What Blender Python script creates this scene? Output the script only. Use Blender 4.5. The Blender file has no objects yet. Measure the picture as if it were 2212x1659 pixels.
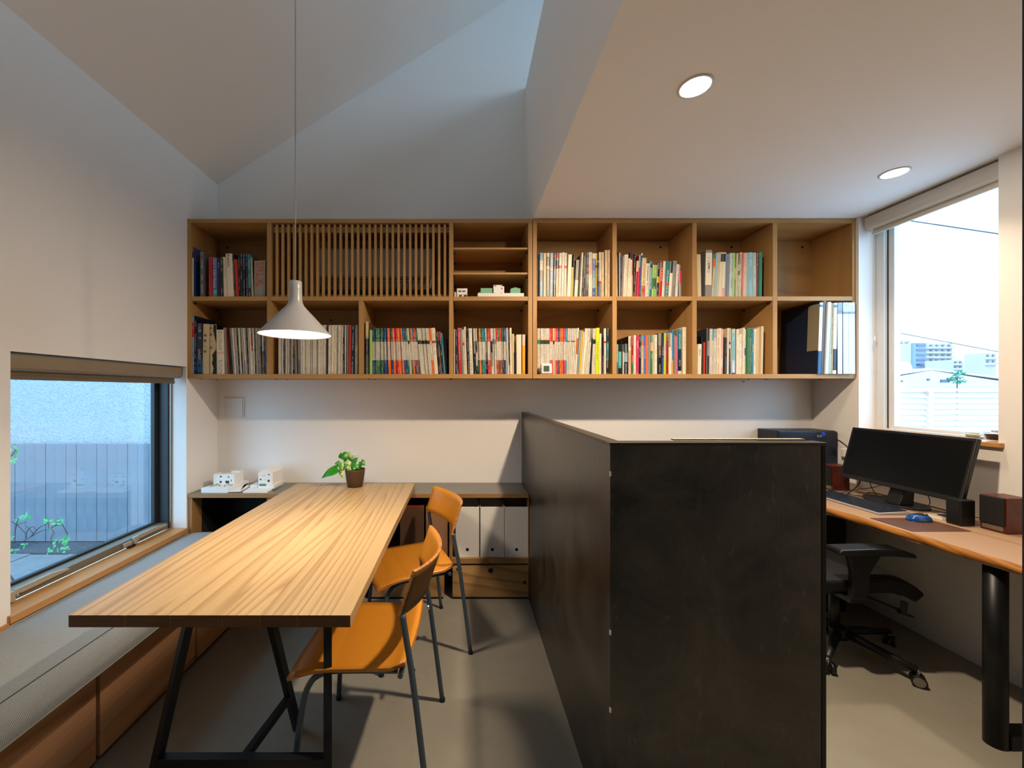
import bpy, bmesh, math, random
from mathutils import Vector, Matrix
PI = math.pi
C = bpy.context.scene.collection
sc = bpy.context.scene
R = random.Random(7)

# ---------------------------------------------------------------- camera
EYE = 1.37
F = 860.0                       # focal length in pixels of the 2212 px wide frame
cam = bpy.data.cameras.new('camera')
cam.sensor_width = 36.0
cam.lens = F / 2212 * 36.0
cam.shift_x = (1106 - 998) / 2212
cam.shift_y = (845 - 829.5) / 2212
cam.clip_start = 0.02; cam.clip_end = 1500
co = bpy.data.objects.new('camera', cam); C.objects.link(co)
co.location = (0, 0, EYE); co.rotation_euler = (PI / 2, 0, 0)
sc.camera = co

# ---------------------------------------------------------------- world, lamps, exposure
w = bpy.data.worlds.new('sky'); sc.world = w; w.use_nodes = True
nt = w.node_tree; nt.nodes.clear()
wo = nt.nodes.new('ShaderNodeOutputWorld'); bg = nt.nodes.new('ShaderNodeBackground')
SKY = 8.0
tc = nt.nodes.new('ShaderNodeTexCoord'); nz = nt.nodes.new('ShaderNodeTexNoise'); rp = nt.nodes.new('ShaderNodeValToRGB')
nz.inputs['Scale'].default_value = 1.6; nz.inputs['Detail'].default_value = 4
nt.links.new(tc.outputs['Generated'], nz.inputs['Vector']); nt.links.new(nz.outputs['Fac'], rp.inputs['Fac'])
rp.color_ramp.elements[0].position = .3; rp.color_ramp.elements[0].color = (.50, .74, 1.0, 1)
rp.color_ramp.elements[1].position = .75; rp.color_ramp.elements[1].color = (.58, .80, 1.0, 1)
nt.links.new(rp.outputs['Color'], bg.inputs['Color'])
bg.inputs['Strength'].default_value = SKY
nt.links.new(bg.outputs[0], wo.inputs[0])

WARM = (1.0, .78, .56)
def area(name, loc, size, watts, col, rot=(0, 0, 0), shape='DISK', spread=PI, size_y=None, portal=False):
    l = bpy.data.lights.new(name, 'AREA'); l.shape = shape; l.size = size
    if size_y: l.size_y = size_y
    l.energy = watts; l.color = col; l.spread = spread
    if portal: l.cycles.is_portal = True
    o = bpy.data.objects.new(name, l); C.objects.link(o); o.location = loc; o.rotation_euler = rot
    return o
DL1 = (.867, 1.479); DL2 = (2.244, 2.065); PEND = (-.728, 1.74, 1.615)
area('downlight_beam', (DL1[0], DL1[1], 2.494), .09, 60, WARM)
area('downlight_beam', (DL2[0], DL2[1], 2.494), .09, 4.8, WARM, spread=1.8)
area('pendant_beam', (PEND[0], PEND[1], PEND[2] + .004), .20, 10.5, WARM, spread=2.5)
area('daylight_portal', (2.84, 2.25, 1.8), 1.45, 0, (1, 1, 1), (0, PI / 2, 0), 'RECTANGLE', size_y=.75, portal=True)
area('daylight_portal', (-2.02, 2.09, 1.0), 1.1, 0, (1, 1, 1), (0, -PI / 2, 0), 'RECTANGLE', size_y=1.1, portal=True)
area('daylight_portal', (2.52, -.9, 4.23), 1.05, 0, (1, 1, 1), (0, PI / 2, 0), 'RECTANGLE', size_y=4.2, portal=True)

sc.view_settings.view_transform = 'Standard'; sc.view_settings.look = 'None'
sc.view_settings.exposure = 0.0; sc.view_settings.gamma = 1.0
sc.view_settings.use_curve_mapping = False
sc.cycles.max_bounces = 10; sc.cycles.diffuse_bounces = 6; sc.cycles.transparent_max_bounces = 16
sc.cycles.caustics_reflective = False; sc.cycles.caustics_refractive = False
sc.cycles.sample_clamp_indirect = 6

# ---------------------------------------------------------------- helpers
def s2l(c):
    return tuple((v / 12.92 if v <= .04045 else ((v + .055) / 1.055) ** 2.4) for v in c)
def hexc(h):
    return s2l(tuple(int(h[i:i + 2], 16) / 255 for i in (0, 2, 4)))

class MB:
    """collects geometry in world coordinates, then links it as ONE mesh object"""
    def __init__(s): s.v = []; s.f = []; s.m = []; s.uv = {}; s.sm = set()
    def quadv(s, pts, m=0, smooth=False, uv=None):
        i = len(s.v); s.v += [tuple(p) for p in pts]; s.f.append(tuple(range(i, i + len(pts)))); s.m.append(m)
        if smooth: s.sm.add(len(s.f) - 1)
        if uv: s.uv[len(s.f) - 1] = uv
        return s
    def box(s, x0, x1, y0, y1, z0, z1, m=0, M=None):
        p = [(x0, y0, z0), (x1, y0, z0), (x1, y1, z0), (x0, y1, z0), (x0, y0, z1), (x1, y0, z1), (x1, y1, z1), (x0, y1, z1)]
        if M: p = [tuple(M @ Vector(q)) for q in p]
        i = len(s.v); s.v += p
        for f in ((0, 3, 2, 1), (4, 5, 6, 7), (0, 1, 5, 4), (1, 2, 6, 5), (2, 3, 7, 6), (3, 0, 4, 7)):
            s.f.append(tuple(i + k for k in f)); s.m.append(m)
        return s
    def prism(s, poly, axis, a, b, m=0, smooth=False):
        """poly: points in the plane across axis ('x': (y,z), 'y': (x,z), 'z': (x,y))"""
        def P(q, t):
            return {'x': (t, q[0], q[1]), 'y': (q[0], t, q[1]), 'z': (q[0], q[1], t)}[axis]
        n = len(poly); i = len(s.v)
        s.v += [P(q, a) for q in poly] + [P(q, b) for q in poly]
        s.f.append(tuple(i + k for k in range(n))[::-1]); s.m.append(m)
        s.f.append(tuple(i + n + k for k in range(n))); s.m.append(m)
        for k in range(n):
            s.f.append((i + k, i + (k + 1) % n, i + n + (k + 1) % n, i + n + k)); s.m.append(m)
            if smooth: s.sm.add(len(s.f) - 1)
        return s
    def lathe(s, prof, c, n=32, m=0, smooth=True, close=False):
        i = len(s.v); k = len(prof)
        for r, z in prof:
            for a in range(n):
                t = 2 * PI * a / n; s.v.append((c[0] + r * math.cos(t), c[1] + r * math.sin(t), c[2] + z))
        for j in range(k - 1):
            for a in range(n):
                b = (a + 1) % n
                s.f.append((i + j * n + a, i + j * n + b, i + (j + 1) * n + b, i + (j + 1) * n + a)); s.m.append(m)
                if smooth: s.sm.add(len(s.f) - 1)
        if close:
            s.f.append(tuple(i + a for a in range(n))[::-1]); s.m.append(m)
            s.f.append(tuple(i + (k - 1) * n + a for a in range(n))); s.m.append(m)
        return s
    def cyl(s, p0, p1, r0, r1=None, n=12, m=0):
        return s.tube([p0, p1], r0, n, m, r1)
    def tube(s, pts, r, n=8, m=0, r1=None):
        pts = [Vector(p) for p in pts]; k = len(pts); i = len(s.v)
        r1 = r if r1 is None else r1
        t0 = (pts[1] - pts[0]).normalized()
        up = Vector((0, 0, 1)) if abs(t0.z) < .9 else Vector((1, 0, 0))
        a = t0.cross(up).normalized()
        for j, p in enumerate(pts):
            t = (pts[min(j + 1, k - 1)] - pts[max(j - 1, 0)]).normalized()
            a = (a - t * a.dot(t)).normalized(); b = t.cross(a)
            rr = r + (r1 - r) * j / (k - 1)
            for q in range(n):
                g = 2 * PI * q / n; s.v.append(tuple(p + (a * math.cos(g) + b * math.sin(g)) * rr))
        for j in range(k - 1):
            for q in range(n):
                h = (q + 1) % n
                s.f.append((i + j * n + q, i + j * n + h, i + (j + 1) * n + h, i + (j + 1) * n + q)); s.m.append(m); s.sm.add(len(s.f) - 1)
        s.f.append(tuple(i + q for q in range(n))[::-1]); s.m.append(m)
        s.f.append(tuple(i + (k - 1) * n + q for q in range(n))); s.m.append(m)
        return s
    def sheet(s, fn, nu, nv, th, m=0, me=None):
        """curved board: fn(u,v)->Vector is the middle surface, th its thickness"""
        me = m if me is None else me
        e = 1e-3; i = len(s.v)
        for side in (.5, -.5):
            for b in range(nv + 1):
                for a in range(nu + 1):
                    u, v = a / nu, b / nv
                    p = fn(u, v); du = fn(u + e, v) - fn(u - e, v); dv = fn(u, v + e) - fn(u, v - e)
                    s.v.append(tuple(p + du.cross(dv).normalized() * th * side))
        N = (nu + 1) * (nv + 1); g = lambda a, b: i + b * (nu + 1) + a
        for b in range(nv):
            for a in range(nu):
                q = (g(a, b), g(a + 1, b), g(a + 1, b + 1), g(a, b + 1))
                s.f.append(q); s.m.append(m); s.sm.add(len(s.f) - 1)
                s.f.append(tuple(x + N for x in q)[::-1]); s.m.append(m); s.sm.add(len(s.f) - 1)
        for a in range(nu):
            s.f.append((g(a, 0), g(a, 0) + N, g(a + 1, 0) + N, g(a + 1, 0))); s.m.append(me)
            s.f.append((g(a, nv), g(a + 1, nv), g(a + 1, nv) + N, g(a, nv) + N)); s.m.append(me)
        for b in range(nv):
            s.f.append((g(0, b), g(0, b + 1), g(0, b + 1) + N, g(0, b) + N)); s.m.append(me)
            s.f.append((g(nu, b), g(nu, b) + N, g(nu, b + 1) + N, g(nu, b + 1))); s.m.append(me)
        return s
    def mesh(s, name, mats, off=(0, 0, 0), fix=True):
        me = bpy.data.meshes.new(name); o = Vector(off)
        me.from_pydata([tuple(Vector(v) - o) for v in s.v], [], s.f)
        for mt in mats: me.materials.append(mt)
        for k, p in enumerate(me.polygons):
            p.material_index = s.m[k]; p.use_smooth = k in s.sm
        if s.uv:
            L = me.uv_layers.new(name='UVMap')
            for k, uvs in s.uv.items():
                for li, uv in zip(me.polygons[k].loop_indices, uvs): L.data[li].uv = uv
        if fix and not s.uv:
            bm = bmesh.new(); bm.from_mesh(me); bmesh.ops.recalc_face_normals(bm, faces=bm.faces); bm.to_mesh(me); bm.free()
        me.update()
        return me

def smooth(pts, n=6):
    """Catmull-Rom through the points"""
    P = [Vector(p) for p in pts]; P = [P[0] * 2 - P[1]] + P + [P[-1] * 2 - P[-2]]; out = []
    for i in range(1, len(P) - 2):
        for k in range(n):
            t = k / n; a, b, c, d = P[i - 1:i + 3]
            out.append(.5 * ((2 * b) + (c - a) * t + (2 * a - 5 * b + 4 * c - d) * t * t + (3 * b - a - 3 * c + d) * t ** 3))
    out.append(P[-2]); return out

def thing(name, label, cat, loc=(0, 0, 0), rotz=0, group=None):
    o = bpy.data.objects.new(name, None); C.objects.link(o); o.empty_display_size = .05
    o.location = loc; o.rotation_euler = (0, 0, rotz)
    o['label'] = label; o['category'] = cat
    if group: o['group'] = group
    return o
def bevel(o, wd, seg=2):
    m = o.modifiers.new('bevel', 'BEVEL'); m.width = wd; m.segments = seg; m.limit_method = 'ANGLE'; m.angle_limit = .6
    return o
def part(name, mb, mats, parent, local=False, bev=0, label=None):
    """a part: geometry given in world coordinates (or in the parent's own when local)"""
    if not isinstance(mats, (list, tuple)): mats = [mats]
    off = (0, 0, 0)
    if not local:
        p = parent; off = Vector((0, 0, 0))
        while p is not None: off = off + p.location; p = p.parent
    me = mb.mesh(name, mats, off); o = bpy.data.objects.new(name, me); C.objects.link(o); o.parent = parent
    if bev: bevel(o, bev)
    if label: o['label'] = label
    return o
def single(name, mb, mats, label, cat, loc=(0, 0, 0), group=None, bev=0, kind=None):
    if not isinstance(mats, (list, tuple)): mats = [mats]
    me = mb.mesh(name, mats, loc); o = bpy.data.objects.new(name, me); C.objects.link(o); o.location = loc
    o['label'] = label; o['category'] = cat
    if group: o['group'] = group
    if kind: o['kind'] = kind
    if bev: bevel(o, bev)
    return o
def struct(name, mb, mats, label, cat=None, bev=0):
    o = single(name, mb, mats, label, cat or 'wall', bev=bev); o['kind'] = 'structure'; return o
def px(x, y, D): return Vector(((x - 998) * D / F, D, EYE - (y - 845) * D / F))
def X_(x, D): return (x - 998) * D / F
def Z_(y, D): return EYE - (y - 845) * D / F

_fontcache = {}
def text_mesh(body, size=1.0, extr=0.0):
    k = (body, extr)
    if k not in _fontcache:
        cu = bpy.data.curves.new('txt', 'FONT'); cu.body = body; cu.size = 1; cu.resolution_u = 2; cu.extrude = extr; cu.offset = 0
        ob = bpy.data.objects.new('txt', cu); C.objects.link(ob)
        dg = bpy.context.evaluated_depsgraph_get(); dg.update()
        me = bpy.data.meshes.new_from_object(ob.evaluated_get(dg))
        bpy.data.objects.remove(ob); _fontcache[k] = me
    return _fontcache[k]
def lettering(body, origin, length, height, mat, parent, xdir, ydir, name='lettering', center=True, off=(0, 0, 0)):
    """text fitted to length x height; xdir/ydir are its axes in the parent's frame"""
    src = text_mesh(body)
    if not src.vertices: return None
    me = src.copy(); me.name = name
    xs = [v.co.x for v in me.vertices]; ys = [v.co.y for v in me.vertices]
    sx = length / max(1e-6, max(xs) - min(xs)); sy = height / max(1e-6, max(ys) - min(ys))
    X, Y = Vector(xdir), Vector(ydir); O = Vector(origin) - Vector(off)
    for v in me.vertices:
        v.co = O + X * ((v.co.x - min(xs)) * sx) + Y * ((v.co.y - min(ys)) * sy)
    me.materials.clear(); me.materials.append(mat)
    o = bpy.data.objects.new(name, me); C.objects.link(o); o.parent = parent
    return o

# ---------------------------------------------------------------- materials
def newmat(name):
    m = bpy.data.materials.new(name); m.use_nodes = True; n = m.node_tree
    return m, n, n.nodes['Principled BSDF']
def add(n, t, **kw):
    x = n.nodes.new(t)
    for k, v in kw.items(): setattr(x, k, v)
    return x
def plain(name, col, rough=.5, metal=0, spec=.5, bump=0, bscale=200, var=0, vscale=3, coat=0):
    m, n, b = newmat(name)
    if isinstance(col, str): col = hexc(col)
    b.inputs['Base Color'].default_value = (*col, 1); b.inputs['Roughness'].default_value = rough
    b.inputs['Metallic'].default_value = metal; b.inputs['Specular IOR Level'].default_value = spec
    if coat: b.inputs['Coat Weight'].default_value = coat
    t = add(n, 'ShaderNodeTexCoord')
    if bump:
        z = add(n, 'ShaderNodeTexNoise'); z.inputs['Scale'].default_value = bscale; z.inputs['Detail'].default_value = 3
        bp = add(n, 'ShaderNodeBump'); bp.inputs['Strength'].default_value = bump; bp.inputs['Distance'].default_value = .002
        n.links.new(t.outputs['Object'], z.inputs['Vector']); n.links.new(z.outputs['Fac'], bp.inputs['Height']); n.links.new(bp.outputs[0], b.inputs['Normal'])
    if var:
        z = add(n, 'ShaderNodeTexNoise'); z.inputs['Scale'].default_value = vscale; z.inputs['Detail'].default_value = 5
        r = add(n, 'ShaderNodeValToRGB')
        r.color_ramp.elements[0].position = .3; r.color_ramp.elements[1].position = .7
        r.color_ramp.elements[0].color = (*[c * (1 - var) for c in col], 1); r.color_ramp.elements[1].color = (*[min(1, c * (1 + var)) for c in col], 1)
        n.links.new(t.outputs['Object'], z.inputs['Vector']); n.links.new(z.outputs['Fac'], r.inputs['Fac']); n.links.new(r.outputs[0], b.inputs['Base Color'])
    return m
def wood(name, light, dark, axis='y', rings=14, stretch=.12, scale=2.2, rough=.42, fine=.35, contrast=1.0, seedoff=0, spec=.4, shift=.12):
    """grain lines along an axis: contour lines of a stretched noise, plus fine pores"""
    m, n, b = newmat(name); L = n.links.new
    light = hexc(light) if isinstance(light, str) else light; dark = hexc(dark) if isinstance(dark, str) else dark
    t = add(n, 'ShaderNodeTexCoord'); oi = add(n, 'ShaderNodeObjectInfo')
    ad = add(n, 'ShaderNodeVectorMath', operation='MULTIPLY_ADD')
    cb = add(n, 'ShaderNodeCombineXYZ')
    for k in range(3): L(oi.outputs['Random'], cb.inputs[k])
    L(cb.outputs[0], ad.inputs[0]); ad.inputs[1].default_value = (17.3, 31.7, 11.9); L(t.outputs['Object'], ad.inputs[2])
    mp = add(n, 'ShaderNodeMapping'); sca = [1, 1, 1]; sca['xyz'.index(axis)] = stretch
    mp.inputs['Scale'].default_value = sca; mp.inputs['Location'].default_value = (seedoff,) * 3
    L(ad.outputs[0], mp.inputs['Vector'])
    z = add(n, 'ShaderNodeTexNoise'); z.inputs['Scale'].default_value = scale; z.inputs['Detail'].default_value = 2.2; z.inputs['Roughness'].default_value = .38
    L(mp.outputs[0], z.inputs['Vector'])
    mu = add(n, 'ShaderNodeMath', operation='MULTIPLY'); mu.inputs[1].default_value = rings; L(z.outputs['Fac'], mu.inputs[0])
    fr = add(n, 'ShaderNodeMath', operation='FRACT'); L(mu.outputs[0], fr.inputs[0])
    rp = add(n, 'ShaderNodeValToRGB'); e = rp.color_ramp.elements
    e[0].position = 0; e[0].color = (0, 0, 0, 1); e[1].position = .55; e[1].color = (.22, .22, .22, 1)
    e.new(.86).color = (1, 1, 1, 1); e.new(1.0).color = (0.05, .05, .05, 1)
    L(fr.outputs[0], rp.inputs['Fac'])
    mp2 = add(n, 'ShaderNodeMapping'); s2 = [220, 220, 220]; s2['xyz'.index(axis)] = 3.0
    mp2.inputs['Scale'].default_value = s2; L(ad.outputs[0], mp2.inputs['Vector'])
    z2 = add(n, 'ShaderNodeTexNoise'); z2.inputs['Scale'].default_value = 1; z2.inputs['Detail'].default_value = 2; L(mp2.outputs[0], z2.inputs['Vector'])
    mx = add(n, 'ShaderNodeMix', data_type='FLOAT'); mx.inputs[0].default_value = fine
    L(rp.outputs[0], mx.inputs[2]); L(z2.outputs['Fac'], mx.inputs[3])
    mul = add(n, 'ShaderNodeMath', operation='MULTIPLY'); mul.inputs[1].default_value = contrast; L(mx.outputs[0], mul.inputs[0])
    cm = add(n, 'ShaderNodeMix', data_type='RGBA'); L(mul.outputs[0], cm.inputs[0])
    cm.inputs[6].default_value = (*light, 1); cm.inputs[7].default_value = (*dark, 1)
    hs = add(n, 'ShaderNodeHueSaturation'); mr = add(n, 'ShaderNodeMapRange'); mr.inputs[3].default_value = 1 - shift; mr.inputs[4].default_value = 1 + shift
    L(oi.outputs['Random'], mr.inputs[0]); L(mr.outputs[0], hs.inputs['Value']); L(cm.outputs[2], hs.inputs['Color']); L(hs.outputs[0], b.inputs['Base Color'])
    b.inputs['Roughness'].default_value = rough; b.inputs['Specular IOR Level'].default_value = spec
    bp = add(n, 'ShaderNodeBump'); bp.inputs['Strength'].default_value = .08; bp.inputs['Distance'].default_value = .001
    L(mx.outputs[0], bp.inputs['Height']); L(bp.outputs[0], b.inputs['Normal'])
    return m
def emit(name, col, st):
    m = bpy.data.materials.new(name); m.use_nodes = True; n = m.node_tree; n.nodes.clear()
    e = add(n, 'ShaderNodeEmission'); o = add(n, 'ShaderNodeOutputMaterial'); e.inputs[0].default_value = (*col, 1); e.inputs[1].default_value = st
    n.links.new(e.outputs[0], o.inputs[0]); return m
def glass(name, tint=(.95, .98, 1.0), f0=1.5, gloss=1.0):
    m = bpy.data.materials.new(name); m.use_nodes = True; n = m.node_tree; n.nodes.clear(); L = n.links.new
    tr = add(n, 'ShaderNodeBsdfTransparent'); tr.inputs[0].default_value = (*tint, 1)
    gl = add(n, 'ShaderNodeBsdfGlossy'); gl.inputs['Roughness'].default_value = .0
    fr = add(n, 'ShaderNodeFresnel'); ge = add(n, 'ShaderNodeNewGeometry'); mr = add(n, 'ShaderNodeMapRange')
    mr.inputs[3].default_value = f0; mr.inputs[4].default_value = 1 / f0     # both faces of the pane reflect like its front
    L(ge.outputs['Backfacing'], mr.inputs[0]); L(mr.outputs[0], fr.inputs[0])
    mx = add(n, 'ShaderNodeMixShader'); o = add(n, 'ShaderNodeOutputMaterial')
    L(fr.outputs[0], mx.inputs[0]); L(tr.outputs[0], mx.inputs[1]); L(gl.outputs[0], mx.inputs[2]); L(mx.outputs[0], o.inputs[0])
    return m

M = {}
M['paint'] = plain('white_wall_paint', (.82, .805, .78), .85, spec=.25, bump=.12, bscale=350)
M['ceil'] = plain('ceiling_paint', (.92, .905, .88), .9, spec=.2, bump=.05, bscale=300)
M['shelfwood'] = wood('shelf_plywood', 'B98F58', '9A7240', 'x', 8, .12, 2.0, .5, .5, .8, shift=.03)
M['shelfwood_v'] = wood('shelf_plywood_upright', 'B98F58', '9A7240', 'z', 8, .12, 2.0, .5, .5, .8, shift=.03)
M['backwood'] = wood('shelf_back_plywood', 'B68E5A', '967044', 'x', 9, .3, 1.6, .5, .4, .8, shift=.03)
M['ash'] = wood('ash_table_top', 'BEA47A', '7E5F3A', 'y', 30, .05, 3.2, .36, .42, .85, shift=.05)
M['ashend'] = wood('shaded_ash_end_grain', '5E3E20', '3E2812', 'x', 14, .2, 4, .5, .4, .8, shift=.05)  # end grain colour, darkened further to imitate shade on the table end
M['cedar'] = wood('cedar_board', 'D8AA80', 'A06E46', 'y', 11, .07, 1.6, .6, .45, 1.0, shift=.10)
M['pine'] = wood('pine_board', 'C09866', '8A6236', 'x', 13, .16, 2.4, .55, .35, 1.0, shift=.08)
M['counterwood'] = wood('counter_edge_ply', 'A07A4C', '7A5630', 'x', 8, .1, 2, .55, .5, .8, shift=.03)
M['sillwood'] = wood('sill_oak', 'C4935C', '9E6E3C', 'y', 9, .08, 2, .33, .5, .8, shift=.03)
M['deskwood'] = wood('desk_slab', 'B99A7E', '8E6B4A', 'y', 12, .10, 1.6, .36, .4, .9, shift=.02)
M['deskedge'] = wood('desk_bark_edge', 'B87C36', '6E3F14', 'y', 16, .25, 4, .6, .5, 1.0, shift=.02)
M['chairply'] = wood('orange_beech_ply', 'CC882A', 'A86818', 'y', 7, .25, 2.2, .3, .5, .42, shift=.03, spec=.5)
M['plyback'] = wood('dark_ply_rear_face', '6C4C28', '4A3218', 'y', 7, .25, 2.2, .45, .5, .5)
M['plyedge'] = wood('ply_edge', 'C88A48', '80481C', 'x', 4, .05, 60, .5, .2, .9)
M['chairsteel'] = plain('grey_powder_coated_tube', '4B5A68', .4, metal=.3, bump=.03)
M['blacksteel'] = plain('black_steel', '171C24', .45, metal=.4, bump=.05, bscale=60)
M['rawsteel'] = plain('dark_steel_pipe', '1B1D1F', .4, metal=.6, bump=.08, bscale=25, var=.35, vscale=12)
M['chrome'] = plain('chrome', (.6, .6, .6), .2, metal=1)
M['black'] = plain('black_plastic', '07090D', .45)
M['blackmat'] = plain('matt_black', '08090B', .8)
M['screen'] = plain('dark_screen', '030609', .35, spec=.2)
M['white'] = plain('white_card', (.80, .79, .76), .7)
M['plaster'] = plain('white_plastic', (.72, .72, .70), .45)
M['green'] = plain('green_foam', hexc('7FB89A'), .8)
M['counter'] = plain('grey_counter_laminate', '6C6860', .32, spec=.5, var=.06, vscale=8)
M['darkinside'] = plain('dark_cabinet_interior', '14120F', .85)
M['lamp'] = plain('white_lamp_enamel', (.45, .43, .415), .28, spec=.5)
M['lampin'] = plain('white_lamp_inside', (.85, .83, .8), .6)
M['lampglow'] = emit('pendant_diffuser_glow', (1.0, .90, .78), 5.0)
M['dlglow'] = emit('downlight_glow', (1.0, .90, .76), 30.0)
M['alu'] = plain('grey_aluminium_frame', '8A8578', .4, metal=.6)
M['alu_w'] = plain('white_aluminium_frame', 'D6D8D8', .4)
M['alu_dark'] = plain('dark_window_rail', '20262B', .5)
M['blind'] = plain('roller_blind_cassette', '8E7E68', .5)
M['blindfab'] = plain('roller_blind_fabric', '6E6250', .8)
M['blind_w'] = plain('roller_blind_cassette_white', 'CFC8BA', .5)
M['bead'] = plain('bead_chain', 'D8D4CC', .4)
M['glass'] = glass('window_glass')
M['glass_l'] = glass('window_glass_reflecting', (.86, .94, .98), 1.9)
M['pot'] = plain('brown_pot', '4C351F', .55)
M['soil'] = plain('soil', '120D09', .95, bump=.6, bscale=80)
M['leather'] = plain('brown_leather_mat', '5A3B2A', .5, bump=.1, var=.12, vscale=20)
M['mouse'] = plain('blue_mouse', '0F4C94', .2, coat=.5)
M['mahog'] = wood('mahogany_veneer', '5A2418', '38140E', 'y', 8, .15, 4, .35, .5, .9)
M['kraft'] = plain('brown_card', '8A6448', .8)
M['kraftdark'] = plain('dark_brown_card', '5A3E26', .8)
M['redcard'] = plain('red_card_edge', '9A2A18', .7)
M['filebox'] = plain('white_file_box', (.74, .73, .70), .5)
M['key'] = plain('keyboard_keys', '222B3B', .4)
M['silver'] = plain('silver_plastic', 'B8B8BC', .35, metal=.4)
M['safe'] = plain('dark_blue_black_steel', '0E1A2B', .45)
M['bluetag'] = plain('blue_key_tag', '2038C8', .3)
M['lcd'] = plain('lcd_display', '4E5A4A', .3)
M['clip'] = plain('grey_plastic_handle', 'A09A8C', .45)
M['officefab'] = plain('black_mesh_fabric', '0A0B0E', .8, bump=.3, bscale=300)
M['bowl'] = glass('clear_bowl_glass', (.93, .95, .95), 1.45)
M['jam'] = plain('dark_red_contents', '5C1F1C', .4)
M['straw'] = plain('straw_yellow_contents', 'C8B878', .7)
M['gravel'] = plain('dark_gravel', '3C444C', .9, bump=1, bscale=60, var=.8, vscale=90)
M['panel_out'] = plain('grey_fence_board', '767E88', .8, bump=.2, bscale=50, var=.10, vscale=6)
M['tile'] = plain('outdoor_paving_tile', '70787C', .5, bump=.4, bscale=60, var=.15, vscale=20)
M['twig'] = plain('brown_twig', '4A3A34', .8)
M['leafout'] = plain('pale_green_leaf', '46A060', .6)
M['ac'] = plain('grey_white_air_conditioner', 'A09A90', .5)
M['fencewhite'] = plain('white_painted_fence', (.42, .36, .33), .6)
M['bldg'] = plain('pale_concrete', (.25, .23, .23), .9)
M['bldg2'] = plain('blue_grey_concrete', '5A6C84', .9)
M['bldgwin'] = plain('blue_window_glass', '22344C', .3)
M['roof'] = plain('pale_metal_roof', '9A9EA4', .7)
M['treeout'] = plain('distant_tree_leaves', '1F6E58', .9)
M['ground'] = plain('distant_ground', 'B8BEC4', .9)
M['cable'] = plain('black_cable', '0C0D10', .45)
M['bluecable'] = plain('blue_cable', '1B4E78', .45)

def concrete_floor():
    m, n, b = newmat('polished_concrete_floor'); L = n.links.new
    t = add(n, 'ShaderNodeTexCoord')
    z = add(n, 'ShaderNodeTexNoise'); z.inputs['Scale'].default_value = 1.3; z.inputs['Detail'].default_value = 7; z.inputs['Roughness'].default_value = .6
    r = add(n, 'ShaderNodeValToRGB'); r.color_ramp.elements[0].position = .3; r.color_ramp.elements[1].position = .72
    r.color_ramp.elements[0].color = (*hexc('827E72'), 1); r.color_ramp.elements[1].color = (*hexc('9A968A'), 1)
    L(t.outputs['Object'], z.inputs['Vector']); L(z.outputs['Fac'], r.inputs['Fac'])
    # hairline cracks
    v = add(n, 'ShaderNodeTexVoronoi', feature='DISTANCE_TO_EDGE'); v.inputs['Scale'].default_value = 1.1
    z3 = add(n, 'ShaderNodeTexNoise'); z3.inputs['Scale'].default_value = 3; z3.inputs['Detail'].default_value = 6
    av = add(n, 'ShaderNodeVectorMath', operation='ADD'); L(t.outputs['Object'], z3.inputs['Vector']); L(t.outputs['Object'], av.inputs[0]); L(z3.outputs['Color'], av.inputs[1]); L(av.outputs[0], v.inputs['Vector'])
    r2 = add(n, 'ShaderNodeValToRGB'); r2.color_ramp.elements[0].position = 0; r2.color_ramp.elements[1].position = .0035
    r2.color_ramp.elements[0].color = (.86, .86, .86, 1); r2.color_ramp.elements[1].color = (1, 1, 1, 1); L(v.outputs['Distance'], r2.inputs['Fac'])
    mx = add(n, 'ShaderNodeMix', data_type='RGBA', blend_type='MULTIPLY'); mx.inputs[0].default_value = 1; L(r.outputs[0], mx.inputs[6]); L(r2.outputs[0], mx.inputs[7]); L(mx.outputs[2], b.inputs['Base Color'])
    z2 = add(n, 'ShaderNodeTexNoise'); z2.inputs['Scale'].default_value = 4; L(t.outputs['Object'], z2.inputs['Vector'])
    mr = add(n, 'ShaderNodeMapRange'); mr.inputs[3].default_value = .38; mr.inputs[4].default_value = .6; L(z2.outputs['Fac'], mr.inputs[0]); L(mr.outputs[0], b.inputs['Roughness'])
    return m
M['floor'] = concrete_floor()
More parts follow.
